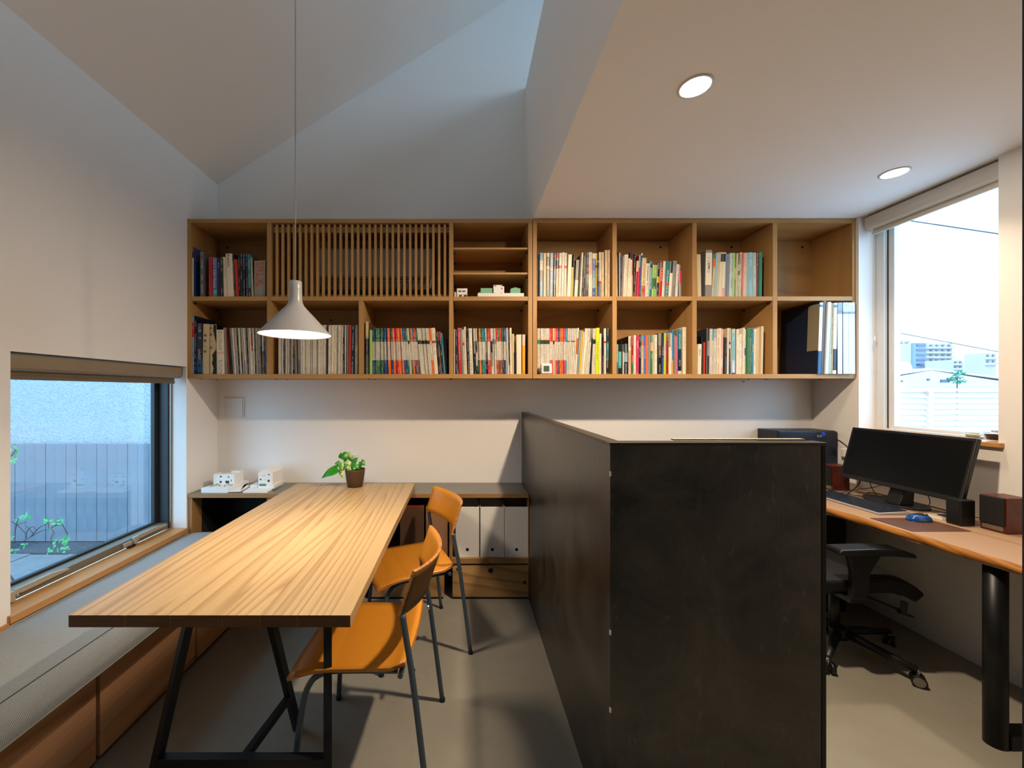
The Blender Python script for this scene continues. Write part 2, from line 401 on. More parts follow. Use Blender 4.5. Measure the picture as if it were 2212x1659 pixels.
def black_plaster():
    m, n, b = newmat('black_troweled_plaster'); L = n.links.new
    t = add(n, 'ShaderNodeTexCoord')
    z = add(n, 'ShaderNodeTexNoise'); z.inputs['Scale'].default_value = 3.2; z.inputs['Detail'].default_value = 9; z.inputs['Roughness'].default_value = .62; z.inputs['Distortion'].default_value = 1.3
    L(t.outputs['Object'], z.inputs['Vector'])
    r = add(n, 'ShaderNodeValToRGB'); e = r.color_ramp.elements
    e[0].position = .36; e[0].color = (*hexc('0C0D10'), 1); e[1].position = .68; e[1].color = (*hexc('46413A'), 1)
    L(z.outputs['Fac'], r.inputs['Fac'])
    mp = add(n, 'ShaderNodeMapping'); mp.inputs['Scale'].default_value = (14, 14, 5); mp.inputs['Rotation'].default_value = (.4, .5, .2); L(t.outputs['Object'], mp.inputs['Vector'])
    z2 = add(n, 'ShaderNodeTexNoise'); z2.inputs['Scale'].default_value = 1.4; z2.inputs['Detail'].default_value = 8; z2.inputs['Roughness'].default_value = .7; z2.inputs['Distortion'].default_value = 2.2; L(mp.outputs[0], z2.inputs['Vector'])
    r2 = add(n, 'ShaderNodeValToRGB'); e = r2.color_ramp.elements; e[0].position = .60; e[0].color = (0, 0, 0, 1); e[1].position = .82; e[1].color = (1, 1, 1, 1); L(z2.outputs['Fac'], r2.inputs['Fac'])
    mx = add(n, 'ShaderNodeMix', data_type='RGBA'); L(r2.outputs[0], mx.inputs[0]); L(r.outputs[0], mx.inputs[6]); mx.inputs[7].default_value = (*hexc('6A6A68'), 1); L(mx.outputs[2], b.inputs['Base Color'])
    mr = add(n, 'ShaderNodeMapRange'); mr.inputs[3].default_value = .22; mr.inputs[4].default_value = .46; L(z.outputs['Fac'], mr.inputs[0]); L(mr.outputs[0], b.inputs['Roughness'])
    b.inputs['Specular IOR Level'].default_value = .7
    bp = add(n, 'ShaderNodeBump'); bp.inputs['Strength'].default_value = .25; bp.inputs['Distance'].default_value = .004; L(z2.outputs['Fac'], bp.inputs['Height']); L(bp.outputs[0], b.inputs['Normal'])
    return m
M['plaster_black'] = black_plaster()
def weave():
    m, n, b = newmat('grey_woven_upholstery'); L = n.links.new
    t = add(n, 'ShaderNodeTexCoord')
    w1 = add(n, 'ShaderNodeTexWave', bands_direction='Y'); w1.inputs['Scale'].default_value = 75; w1.inputs['Distortion'].default_value = 1.5; w1.inputs['Detail'].default_value = 2; w1.inputs['Detail Scale'].default_value = 8
    L(t.outputs['Object'], w1.inputs['Vector'])
    z = add(n, 'ShaderNodeTexNoise'); z.inputs['Scale'].default_value = 420; z.inputs['Detail'].default_value = 2; L(t.outputs['Object'], z.inputs['Vector'])
    mx = add(n, 'ShaderNodeMix', data_type='FLOAT'); mx.inputs[0].default_value = .5; L(w1.outputs['Fac'], mx.inputs[2]); L(z.outputs['Fac'], mx.inputs[3])
    r = add(n, 'ShaderNodeValToRGB'); e = r.color_ramp.elements; e[0].position = .25; e[0].color = (*hexc('71777A'), 1); e[1].position = .75; e[1].color = (*hexc('A0A5A6'), 1)
    L(mx.outputs[0], r.inputs['Fac']); L(r.outputs[0], b.inputs['Base Color']); b.inputs['Roughness'].default_value = .9; b.inputs['Specular IOR Level'].default_value = .2
    bp = add(n, 'ShaderNodeBump'); bp.inputs['Strength'].default_value = .4; bp.inputs['Distance'].default_value = .002; L(mx.outputs[0], bp.inputs['Height']); L(bp.outputs[0], b.inputs['Normal'])
    return m
M['weave'] = weave()
def stucco():
    m, n, b = newmat('rough_pale_stucco'); L = n.links.new
    t = add(n, 'ShaderNodeTexCoord')
    z = add(n, 'ShaderNodeTexNoise'); z.inputs['Scale'].default_value = 70; z.inputs['Detail'].default_value = 6; z.inputs['Roughness'].default_value = .6
    L(t.outputs['Object'], z.inputs['Vector'])
    r = add(n, 'ShaderNodeValToRGB'); e = r.color_ramp.elements; e[0].position = .35; e[0].color = (*hexc('98A6AE'), 1); e[1].position = .6; e[1].color = (*hexc('B6BEC2'), 1)
    L(z.outputs['Fac'], r.inputs['Fac']); L(r.outputs[0], b.inputs['Base Color']); b.inputs['Roughness'].default_value = .9
    bp = add(n, 'ShaderNodeBump'); bp.inputs['Strength'].default_value = 1; bp.inputs['Distance'].default_value = .015; L(z.outputs['Fac'], bp.inputs['Height']); L(bp.outputs[0], b.inputs['Normal'])
    return m
M['stucco'] = stucco()
def leafmat(name, c1, c2):
    m, n, b = newmat(name); L = n.links.new
    t = add(n, 'ShaderNodeTexCoord'); z = add(n, 'ShaderNodeTexNoise'); z.inputs['Scale'].default_value = 28; z.inputs['Detail'].default_value = 3
    r = add(n, 'ShaderNodeValToRGB'); e = r.color_ramp.elements; e[0].position = .42; e[0].color = (*hexc(c1), 1); e[1].position = .6; e[1].color = (*hexc(c2), 1)
    L(t.outputs['Object'], z.inputs['Vector']); L(z.outputs['Fac'], r.inputs['Fac']); L(r.outputs[0], b.inputs['Base Color']); b.inputs['Roughness'].default_value = .3
    return m
M['leaf'] = leafmat('green_pothos_leaf', '1F7A12', '2F8C1A')
M['leafv'] = leafmat('variegated_pothos_leaf', '4E9A22', 'C4D484')

# ================================================================ SETTING
XL, XR, YB, YN = -1.80, 2.58, 2.93, -4.2
LOWZ, LOFTX, LOFTZ = 2.503, .467, 3.60
cz = lambda x: 2.891 + .636 * (x + 1.80)          # sloped ceiling height
struct('floor', MB().box(XL - .2, XR + .2, YN, YB, -.12, 0), M['floor'], 'polished grey-beige concrete floor with hairline cracks', 'floor')
struct('wall_back', MB().box(XL - .2, XR + .22, YB, YB + .12, -.12, 5.8), M['paint'], 'white painted back wall behind the shelves')
# left wall with the low window opening
wy0, wy1, wz0, wz1 = 1.587, 2.60, .478, 1.53
mb = MB().box(XL - .2, XL, YN, wy0, -.12, 3.0).box(XL - .2, XL, wy1, YB, -.12, 3.0).box(XL - .2, XL, wy0, wy1, -.12, wz0 - .03).box(XL - .2, XL, wy0, wy1, wz1, 3.0)
struct('wall_left', mb, M['paint'], 'white painted left wall above the low window')
# right wall with the tall window opening
ry0, ry1, rz0 = 1.915, 2.589, 1.10
mb = MB().box(XR, XR + .22, YN, ry0, -.12, 3.7).box(XR, XR + .22, ry1, YB, -.12, 3.7).box(XR, XR + .22, ry0, ry1, -.12, rz0).box(XR, XR + .22, ry0, ry1, LOWZ, 3.7)
struct('wall_right', mb, M['paint'], 'white painted right wall around the tall window')
struct('wall_near', MB().box(XL - .2, XR + .2, YN - .1, YN, -.12, 5.8), plain('dark_grey_wall', '4A4A4C', .9), 'dark grey wall far behind the viewer')
struct('ceiling', MB().box(LOFTX, XR, YN, YB, LOWZ, LOWZ + .06), M['ceil'], 'low white ceiling above the desk with two downlights', 'ceiling')
struct('wall_loft', MB().box(LOFTX, LOFTX + .07, YN, YB, LOWZ + .06, LOFTZ), M['ceil'], 'white upstand wall between low ceiling and high void')
struct('trim_1', MB().box(LOFTX + .07, XR, YN, YB, LOFTZ - .06, LOFTZ - .001), M['paint'], 'white top of the low ceiling box up in the void', 'trim')
xa, xb = XL - .2, 2.5
struct('ceiling', MB().prism([(xa, cz(xa)), (xb, cz(xb)), (xb, cz(xb) + .12), (xa, cz(xa) + .12)], 'y', YN, YB), M['ceil'], 'high sloped white ceiling rising to the right', 'ceiling')
mb = MB().box(2.4, 2.5, YN, YB, LOFTZ, 3.72).box(2.4, 2.5, YN, YB, 4.75, 5.8).box(2.4, 2.5, YN, -3.0, 3.72, 4.75).box(2.4, 2.5, 1.2, YB, 3.72, 4.75)
struct('wall_clerestory', mb, M['paint'], 'white wall around the high clerestory window')
t = thing('window_3', 'high clerestory window letting daylight into the void', 'window'); t['kind'] = 'structure'
part('frame', MB().box(2.43, 2.47, -3, 1.2, 3.72, 3.76).box(2.43, 2.47, -3, 1.2, 4.71, 4.75).box(2.43, 2.47, -3, -2.96, 3.76, 4.71).box(2.43, 2.47, 1.16, 1.2, 3.76, 4.71).box(2.43, 2.47, -.42, -.38, 3.76, 4.71), M['alu_w'], t)
part('pane', MB().box(2.448, 2.452, -2.96, 1.16, 3.76, 4.71), M['glass'], t)

# left window ------------------------------------------------------
t = thing('window_1', 'low square window on the left wall looking onto a paved yard', 'window', (XL - .1, 2.09, wz0)); t['kind'] = 'structure'
fx0, fx1 = -1.995, -1.905
part('frame', MB().box(fx0, fx1, wy1 - .02, wy1, wz0, wz1).box(fx0, fx1, wy0, wy0 + .02, wz0, wz1).box(fx0, fx1, wy0 + .02, wy1 - .02, wz1 - .04, wz1), M['alu_dark'], t, bev=.002)
part('bottom_rail', MB().box(fx0 + .02, fx1, wy0 + .02, wy1 - .02, wz0 + .002, .519), M['alu'], t, bev=.003)
part('sash', MB().box(-1.993, -1.968, wy1 - .052, wy1 - .021, .519, wz1 - .04).box(-1.993, -1.968, wy0 + .021, wy0 + .05, .519, wz1 - .04).box(-1.993, -1.968, wy0 + .05, wy1 - .052, .519, .53), M['alu_dark'], t, bev=.002)
part('edge_strip', MB().box(-1.905, -1.893, wy1 - .012, wy1 - .001, wz0, wz1 - .1), M['alu'], t)
part('pane', MB().box(-1.983, -1.979, wy0 + .03, wy1 - .03, .52, wz1 - .03), M['glass_l'], t)
for yy in (1.665, 2.30):
    h = part('window_handle', MB().box(-1.905, -1.893, yy - .07, yy - .012, .487, .512).box(-1.905, -1.885, yy - .006, yy + .018, .483, .528).box(-1.893, -1.884, yy + .02, yy + .03, .50, .512), M['clip'], t, bev=.003)
    part('lever', MB().prism([(yy + .012, .513), (yy + .02, .53), (yy + .17, .532), (yy + .25, .519), (yy + .25, .511), (yy + .05, .505)], 'x', -1.903, -1.888), M['clip'], h, bev=.002)
    part('latch', MB().box(-1.903, -1.88, yy - .045, yy - .005, .4805, .490), M['black'], h)
# sill board
mb = MB().box(-1.906, -1.785, wy0 - .012, wy1 - .001, wz0 - .031, wz0)
st = struct('trim_2', mb, M['sillwood'], 'oak window sill board under the low left window', 'sill', bev=.002)
struct('trim_3', MB().box(XL, -1.79, YN, wy0 - .012, .435, .452), M['sillwood'], 'thin oak strip along the left wall above the bench', 'trim')
t = thing('roller_blind', 'grey-beige roller blind rolled up at the top of the low left window', 'blind', (-1.83, 2.09, 1.45))
prof = [(-1.87, 1.522), (-1.815, 1.522), (-1.812, 1.515), (-1.812, 1.485), (-1.818, 1.466), (-1.832, 1.454), (-1.87, 1.452)]
part('cassette', MB().prism(prof, 'y', wy0 + .003, wy1 - .022, smooth=False), M['blind'], t, bev=.002)
part('end_cap', MB().prism([(a * .999 - .001, b) for a, b in prof], 'y', wy1 - .022, wy1 - .017), M['alu'], t)
part('fabric', MB().box(-1.853, -1.85, wy0 + .02, wy1 - .04, 1.432, 1.455), M['blindfab'], t)
part('bottom_bar', MB().box(-1.862, -1.846, wy0 + .02, wy1 - .04, 1.418, 1.436), M['blindfab'], t, bev=.002)

# right window -----------------------------------------------------
t = thing('window_2', 'tall window on the right wall above the desk, overexposed sky outside', 'window', (XR + .1, 2.25, 1.12)); t['kind'] = 'structure'
f0, f1, z0, z1 = 2.69, 2.735, 1.122, LOWZ - .002
part('frame', MB().box(f0, f1, ry1 - .05, ry1 - .001, z0, z1).box(f0, f1, ry0 + .001, ry0 + .03, z0, z1).box(f0, f1, ry0 + .03, ry1 - .05, z0, z0 + .012).box(f0, f1, ry0 + .03, ry1 - .05, z1 - .04, z1), M['alu_w'], t, bev=.002)
part('gasket', MB().box(2.712, 2.722, ry1 - .054, ry1 - .05, z0 + .012, z1 - .04), M['alu_dark'], t)
part('sash', MB().box(2.715, 2.755, ry1 - .088, ry1 - .054, z0 + .014, z1 - .04).box(2.715, 2.755, ry0 + .03, ry0 + .06, z0 + .014, z1 - .04).box(2.715, 2.755, ry0 + .06, ry1 - .088, z0 + .014, z0 + .03).box(2.715, 2.755, ry0 + .06, ry1 - .088, z1 - .07, z1 - .04), M['alu_w'], t, bev=.002)
part('pane', MB().box(2.736, 2.74, ry0 + .055, ry1 - .08, z0 + .02, z1 - .05), M['glass'], t)
struct('trim_4', MB().box(2.555, 2.70, ry0 - .022, ry1 - .001, 1.1005, 1.1225), M['sillwood'], 'oak window sill under the tall right window', 'sill', bev=.002)
t = thing('roller_blind', 'cream roller blind cassette under the low ceiling over the tall window', 'blind', (2.64, 2.25, 2.40))
prof = [(2.685, 2.494), (2.615, 2.494), (2.605, 2.487), (2.604, 2.44), (2.610, 2.418), (2.625, 2.407), (2.685, 2.405)]
part('cassette', MB().prism(prof, 'y', ry0 + .003, ry1 - .012), M['blind_w'], t, bev=.002)
part('fabric', MB().box(2.643, 2.646, ry0 + .02, ry1 - .03, 2.39, 2.408), M['blind_w'], t)
part('bottom_bar', MB().box(2.636, 2.652, ry0 + .02, ry1 - .03, 2.375, 2.394), M['blind_w'], t, bev=.002)
mb = MB()
def bead(mb, p, r=.0026):
    x, y, z = p
    i = len(mb.v); mb.v += [(x + r, y, z), (x - r, y, z), (x, y + r, z), (x, y - r, z), (x, y, z + r), (x, y, z - r)]
    for f in ((0, 2, 4), (2, 1, 4), (1, 3, 4), (3, 0, 4), (2, 0, 5), (1, 2, 5), (3, 1, 5), (0, 3, 5)):
        mb.f.append(tuple(i + k for k in f)); mb.m.append(0); mb.sm.add(len(mb.f) - 1)
loop = smooth([(2.626, 2.56, 2.405), (2.624, 2.56, 2.0), (2.628, 2.56, 1.56), (2.640, 2.56, 1.487), (2.655, 2.558, 1.55), (2.650, 2.556, 2.0), (2.640, 2.555, 2.405)], 30)
acc = 0
for a, b in zip(loop, loop[1:]):
    L = (b - a).length; acc += L
    if acc > .0085: bead(mb, b); acc = 0
ch = part('bead_chain', mb, M['bead'], t); ch['kind'] = 'stuff'
part('chain_joint', MB().cyl((2.648, 2.556, 1.68), (2.648, 2.556, 1.72), .004, n=8), M['bead'], t)

# dark door edge at the right end of the view
struct('trim_5', MB().box(.7035, .745, .44, .50, 0, LOWZ - .001), plain('dark_blue_post', '1E2A3A', .5), 'dark blue-grey upright at the right end of the view', 'post')

# downlights -------------------------------------------------------
for k, (x, y) in enumerate((DL1, DL2)):
    t = thing('downlight', ('glowing recessed downlight nearest the middle of the low ceiling' if k == 0 else 'glowing recessed downlight close to the tall window blind'), 'ceiling light', (x, y, LOWZ), group='downlights in the low ceiling')
    part('trim_ring', MB().lathe([(.050, -.0005), (.060, -.0005), (.061, -.003), (.052, -.005), (.050, -.0005)], (x, y, LOWZ), 40), M['plaster'], t)
    part('lens', MB().lathe([(.0505, -.0015), (.03, -.003), (.0001, -.0035)], (x, y, LOWZ), 40), M['dlglow'], t)

# pendant ----------------------------------------------------------
x, y, z = PEND; top = cz(x)
t = thing('pendant_lamp', 'white cone pendant lamp hanging on a long cord over the table', 'lamp', (x, y, z))
prof = [(.150, 0), (.146, .006), (.120, .035), (.085, .074), (.050, .112), (.036, .128), (.030, .142), (.0275, .156), (.0272, .20), (.0272, .232), (.0255, .2345), (.003, .235)]
part('lamp_shade', MB().lathe(prof, (x, y, z), 56), M['lamp'], t)
part('inner_shade', MB().lathe([(.149, .0005), (.143, .008), (.118, .034)], (x, y, z), 56), M['lampin'], t)
part('diffuser', MB().lathe([(.1465, .0035), (.10, .006), (.0001, .007)], (x, y, z), 56), M['lampglow'], t)
part('cord', MB().cyl((x, y, z + .234), (x, y, top - .02), .0024, n=8), M['lamp'], t)
part('ceiling_rose', MB().lathe([(.0001, -.06), (.035, -.055), (.045, -.03), (.045, .02)], (x, y, top), 24), M['lamp'], t)

# access panel and socket on the back wall --------------------------
t = thing('wall_panel', 'square white access panel on the back wall under the left bookcase', 'panel', (X_(506, 2.93), 2.93, Z_(901, 2.93)))
part('frame', MB().box(X_(484.5, 2.93), X_(528.5, 2.93), 2.922, 2.93, Z_(902, 2.93), Z_(858.5, 2.93)), M['paint'], t, bev=.002)
part('cover', MB().box(X_(486, 2.93), X_(526, 2.93), 2.916, 2.922, Z_(900.5, 2.93), Z_(860, 2.93)), M['plaster'], t, bev=.003)
t = thing('wall_socket', 'small white wall socket plate behind the potted plant', 'socket', (X_(767, 2.93), 2.93, Z_(988, 2.93)))
part('plate', MB().box(X_(762, 2.93), X_(773, 2.93), 2.924, 2.93, Z_(990, 2.93), Z_(981, 2.93)), M['plaster'], t, bev=.002)
part('socket_face', MB().box(X_(764.5, 2.93), X_(770.5, 2.93), 2.921, 2.924, Z_(988.5, 2.93), Z_(982.5, 2.93)), M['plaster'], t)

# ================================================================ DARK PARTITION
PX0, PX1, PY0, PZ = .4392, 1.080, 1.18, 1.218
t = thing('partition', 'black troweled L-shaped low partition between meeting table and desk', 'partition', (.6, 2.0, 0))
part('side_wall', MB().box(PX0, PX0 + .040, PY0 + .045, YB - .001, 0, PZ - .010), M['plaster_black'], t)
part('front_wall', MB().box(PX0, PX1 - .016, PY0, PY0 + .045, 0, PZ - .010), M['plaster_black'], t)
part('end_post', MB().box(PX1 - .015, PX1, PY0 - .001, PY0 + .046, 0, PZ - .010), M['rawsteel'], t, bev=.002)
part('top_cap', MB().box(PX0 - .002, PX0 + .042, PY0 + .046, YB - .002, PZ - .010, PZ).box(PX0 - .002, PX1 + .001, PY0 - .002, PY0 + .046, PZ - .010, PZ), plain('dark_metal_cap', '3A3632', .35, metal=.3), t, bev=.0015)
mb = MB()
for yy in (1.03, ): pass
for z_ in (1.13, .66, .43): mb.box(PX0 - .0015, PX0 + .003, PY0 - .0015, PY0 + .003, z_ - .012, z_ + .002)
part('chipped_corner', mb, M['paint'], t)
single('pale_board', MB().box(X_(1457, 1.225), X_(1740, 1.225), 1.2275, 1.246, PZ + .0003, PZ + .0045), plain('pale_strip', 'A89A8A', .6), 'thin pale strip lying on top of the black partition', 'strip')

# ================================================================ STORAGE COUNTER
SF = 2.607; S = lambda x: (x - 998) * SF / F; SZ = lambda y: EYE - (y - 845) * SF / F
ct = SZ(1066.8); cb = SZ(1075.6)
t = thing('storage_counter', 'low storage counter with grey top running along the back wall', 'cabinet', (-.68, 2.77, 0))
part('worktop', MB().box(XL + .001, PX0 - .003, SF, YB - .001, cb, ct), [M['counterwood'], M['counter']], t, bev=.001)
wt = t.children[0].data
for p in wt.polygons:
    if p.normal.z > .9: p.material_index = 1
part('side_panel', MB().box(XL + .001, S(414), SF + .004, YB - .001, 0, cb), wood('counter_side_ply', 'A07A4C', '7A5630', 'z', 8, .1, 2, .55, .5, .8), t)
part('divider', MB().box(S(575.5), S(586), SF + .006, YB - .012, 0.0, cb), M['counterwood'], t)
part('divider', MB().box(S(970.5), S(977.5), SF + .006, YB - .012, SZ(1207), cb), M['counterwood'], t)
part('divider', MB().box(S(770), S(780), SF + .006, YB - .012, 0, cb), M['counterwood'], t)
part('side_panel', MB().box(S(1142.3), PX0 - .004, SF + .004, YB - .001, 0, cb), M['counterwood'], t)
part('shelf_board', MB().box(S(586.3), S(1142), SF + .004, YB - .012, SZ(1218.5), SZ(1207)), M['counterwood'], t, bev=.001)
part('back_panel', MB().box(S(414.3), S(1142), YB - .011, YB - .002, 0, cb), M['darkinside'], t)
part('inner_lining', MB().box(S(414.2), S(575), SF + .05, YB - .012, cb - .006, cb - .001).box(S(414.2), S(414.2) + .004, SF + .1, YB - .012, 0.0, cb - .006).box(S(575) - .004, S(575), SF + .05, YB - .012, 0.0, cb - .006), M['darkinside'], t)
# file boxes
def file_box(x0, x1, ytop, mat, label, hole=True, red=False, D=SF + .02, group='file boxes in the low storage counter'):
    a, b = X_(x0, D), X_(x1, D); zb = SZ(1207) + .0005; zt = Z_(ytop, D)
    t = thing('file_box', label, 'file box', ((a + b) / 2, D + .13, zb), group=group)
    part('body', MB().box(a, b, D, D + .004, zb, zt).box(a, a + .003, D + .004, D + .27, zb, zt).box(b - .003, b, D + .004, D + .27, zb, zt).box(a + .003, b - .003, D + .266, D + .27, zb, zt).box(a + .003, b - .003, D + .004, D + .266, zb, zb + .003), mat, t, bev=.0012)
    if hole:
        mb = MB().cyl(((a + b) / 2, D - .0006, zb + .052), ((a + b) / 2, D + .003, zb + .052), .0105, n=20)
        part('finger_hole', mb, M['blackmat'], t)
    if red: part('red_rim', MB().box(a + .004, b - .004, D + .006, D + .05, zt - .004, zt + .004), M['redcard'], t)
file_box(984, 1035.3, 1095, M['filebox'], 'leftmost of three white file boxes, right of the chair back')
file_box(1037.7, 1089.3, 1095, M['filebox'], 'middle one of three white file boxes in the counter')
file_box(1090.2, 1141.6, 1095, M['filebox'], 'rightmost white file box beside the black partition')
file_box(920, 967, 1095, M['kraft'], 'brown card file box directly left of the white ones')
file_box(864, 915.5, 1095, M['kraftdark'], 'dark brown file box with red rim by the table edge', hole=False, red=True)
# wooden drawer boxes
def wood_box(x0, x1, y0, y1, label, hole=None, knots=()):
    D = SF + .012; a, b, zb, zt = X_(x0, D), X_(x1, D), .003, Z_(y0, D)
    t = thing('wooden_box', label, 'wooden box', ((a + b) / 2, D + .14, 0), group='pine boxes on the floor under the counter shelf')
    part('front_board', MB().box(a, b, D, D + .015, zb + .012, zt), M['pine'], t, bev=.001)
    part('side_board', MB().box(a, a + .012, D + .0155, D + .28, zb + .012, zt), M['pine'], t)
    part('side_board', MB().box(b - .012, b, D + .0155, D + .28, zb + .012, zt), M['pine'], t)
    part('back_board', MB().box(a + .0125, b - .0125, D + .268, D + .28, zb + .012, zt), M['pine'], t)
    part('base', MB().box(a + .006, b - .006, D + .006, D + .275, .0008, zb + .0115), M['blackmat'], t)
    if hole: part('finger_hole', MB().cyl((X_(hole[0], D), D - .0006, Z_(hole[1], D)), (X_(hole[0], D), D + .004, Z_(hole[1], D)), .0165, n=24), M['blackmat'], t)
    for kx, ky, kr in knots: part('knot', MB().cyl((X_(kx, D), D - .0004, Z_(ky, D)), (X_(kx, D), D + .003, Z_(ky, D)), kr, n=12), plain('dark_knot', '2A180C', .7), t)
wood_box(977.5, 1141.5, 1221, 1295, 'pine storage box beside the partition with a round finger hole', (1060, 1232.5), ((1133.5, 1258, .011), (1111, 1279.5, .003)))
wood_box(797, 959, 1221, 1295, 'pine storage box on the floor behind the far chair legs', (878, 1232.5))
wood_box(620, 765, 1221, 1295, 'pine storage box hidden deep under the table')

# ================================================================ BENCH
t = thing('bench', 'low built-in bench with cedar fronts under the left window', 'bench', (-1.57, 1.0, 0))
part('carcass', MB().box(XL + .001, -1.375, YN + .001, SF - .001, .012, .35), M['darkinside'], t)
part('plinth', MB().box(XL + .001, -1.37, YN + .001, SF - .001, 0, .012), M['blackmat'], t)
gaps = [2.585, 2.009, 1.467, .925, .38, -.165, -.71, -1.25]
for k in range(7):
    y1, y0 = gaps[k] - .008, gaps[k + 1] + .008
    f = part('front_panel', MB().box(-1.374, -1.362, y0 + .01, y1 - .01, .025, .325), M['cedar'], t)
    hs = [.016, .092, .170, .252, .332]
    for j in range(4):
        part('board', MB().box(-1.3615, -1.341, y0, y1, hs[j] + .0006, hs[j + 1] - .0006), M['cedar'], f, bev=.0008)
t = thing('bench_cushion', 'long grey woven seat cushion along the bench', 'cushion', (-1.56, 1.0, .352))
def cush(u, v):
    y = YN + .004 + (SF - .004 - YN) * v
    pr = [(-1.787, .440), (-1.70, .446), (-1.55, .4475), (-1.42, .445), (-1.372, .441), (-1.345, .432), (-1.322, .413), (-1.306, .385), (-1.300, .355)]
    s = max(0, min(.9999, u)) * 8; i = int(s); f_ = s - i
    a, b = pr[i], pr[i + 1]
    x = a[0] + (b[0] - a[0]) * f_; z = a[1] + (b[1] - a[1]) * f_
    wob = .0025 * math.sin(y * 5.1 + 1) * math.sin(u * 6) + .0015 * math.sin(y * 11)
    return Vector((x, y, z + wob * (1 if u < .5 else .4)))
mb = MB(); nu, nv = 24, 60; i0 = len(mb.v)
for b in range(nv + 1):
    for a in range(nu + 1): mb.v.append(tuple(cush(a / nu, b / nv)))
for b in range(nv):
    for a in range(nu):
        mb.f.append((b * (nu + 1) + a, b * (nu + 1) + a + 1, (b + 1) * (nu + 1) + a + 1, (b + 1) * (nu + 1) + a)); mb.m.append(0); mb.sm.add(len(mb.f) - 1)
o = part('cover', mb, M['weave'], t)
part('foam_body', MB().prism([(-1.788, .3525), (-1.305, .3525), (-1.312, .375), (-1.33, .405), (-1.38, .432), (-1.785, .434)], 'y', YN + .006, SF - .006), M['weave'], t)
part('seam', MB().tube([cush(.50, k / 60) + Vector((0, 0, .0008)) for k in range(61)], .0016, 6), plain('dark_seam_thread', '3C3E38', .9), t)
part('piping', MB().tube([cush(.995, k / 60) for k in range(61)], .003, 6), plain('light_grey_piping', '8E9084', .8), t)

# ================================================================ TABLE
t = thing('dining_table', 'long ash plank meeting table on a black steel trestle', 'table', (-.72, 1.4, 0))
tz0, tz1 = .7005, .735
nl, nr, fl, fr_ = (-1.116, 1.128), (-.316, 1.128), (-1.133, 2.744), (-.324, 2.744)
fr = [0, .20, .36, .545, .68, .812, 1.0]
def P2(u, v):
    a = (nl[0] + (nr[0] - nl[0]) * u, nl[1] + (nr[1] - nl[1]) * u); b = (fl[0] + (fr_[0] - fl[0]) * u, fl[1] + (fr_[1] - fl[1]) * u)
    return (a[0] + (b[0] - a[0]) * v, a[1] + (b[1] - a[1]) * v)
for k in range(6):
    e = .00035; q = [P2(fr[k], 0), P2(fr[k + 1], 0), P2(fr[k + 1], 1), P2(fr[k], 1)]
    q = [(q[0][0] + e, q[0][1]), (q[1][0] - e, q[1][1]), (q[2][0] - e, q[2][1]), (q[3][0] + e, q[3][1])]
    o = part('plank', MB().prism(q, 'z', tz0, tz1), [M['ash'], M['ashend']], t, bev=.0012)
    for p in o.data.polygons:
        if abs(p.normal.y) > .9: p.material_index = 1
r = .0135
def sq(mb, p0, p1, w_):
    p0, p1 = Vector(p0), Vector(p1); d = (p1 - p0).normalized(); L = (p1 - p0).length
    M_ = Matrix.Translation(p0) @ d.to_track_quat('Z', 'X').to_matrix().to_4x4()
    return mb.box(-w_, w_, -w_, w_, 0, L, M=M_)
TL = (-.932, 1.40, .688); BL = (-1.011, 1.26, .002); TR = (-.472, 1.40, .688); BR = (-.425, 1.26, .002)
lerp = lambda a, b, f_: tuple(a[i] + (b[i] - a[i]) * f_ for i in range(3))
part('leg', sq(MB(), TL, BL, r), M['blacksteel'], t, bev=.002)
part('leg', sq(MB(), TR, BR, r), M['blacksteel'], t, bev=.002)
part('leg', sq(MB(), (-.715, 1.42, .688), (-.665, 1.612, .002), r), M['blacksteel'], t, bev=.002)
part('head_beam', MB().box(-.96, -.445, 1.383, 1.425, .686, .6995), M['blacksteel'], t, bev=.002)
sL, sR = lerp(BL, TL, .245), lerp(BR, TR, .245)
part('stretcher', sq(MB(), (sL[0], sL[1], sL[2]), (sR[0], sR[1], sR[2]), .0145), M['blacksteel'], t, bev=.002)
m_ = lerp(sL, sR, .5); b_ = lerp((-.665, 1.612, .002), (-.715, 1.42, .688), .245)
part('brace', sq(MB(), m_, b_, .0125), M['blacksteel'], t, bev=.002)

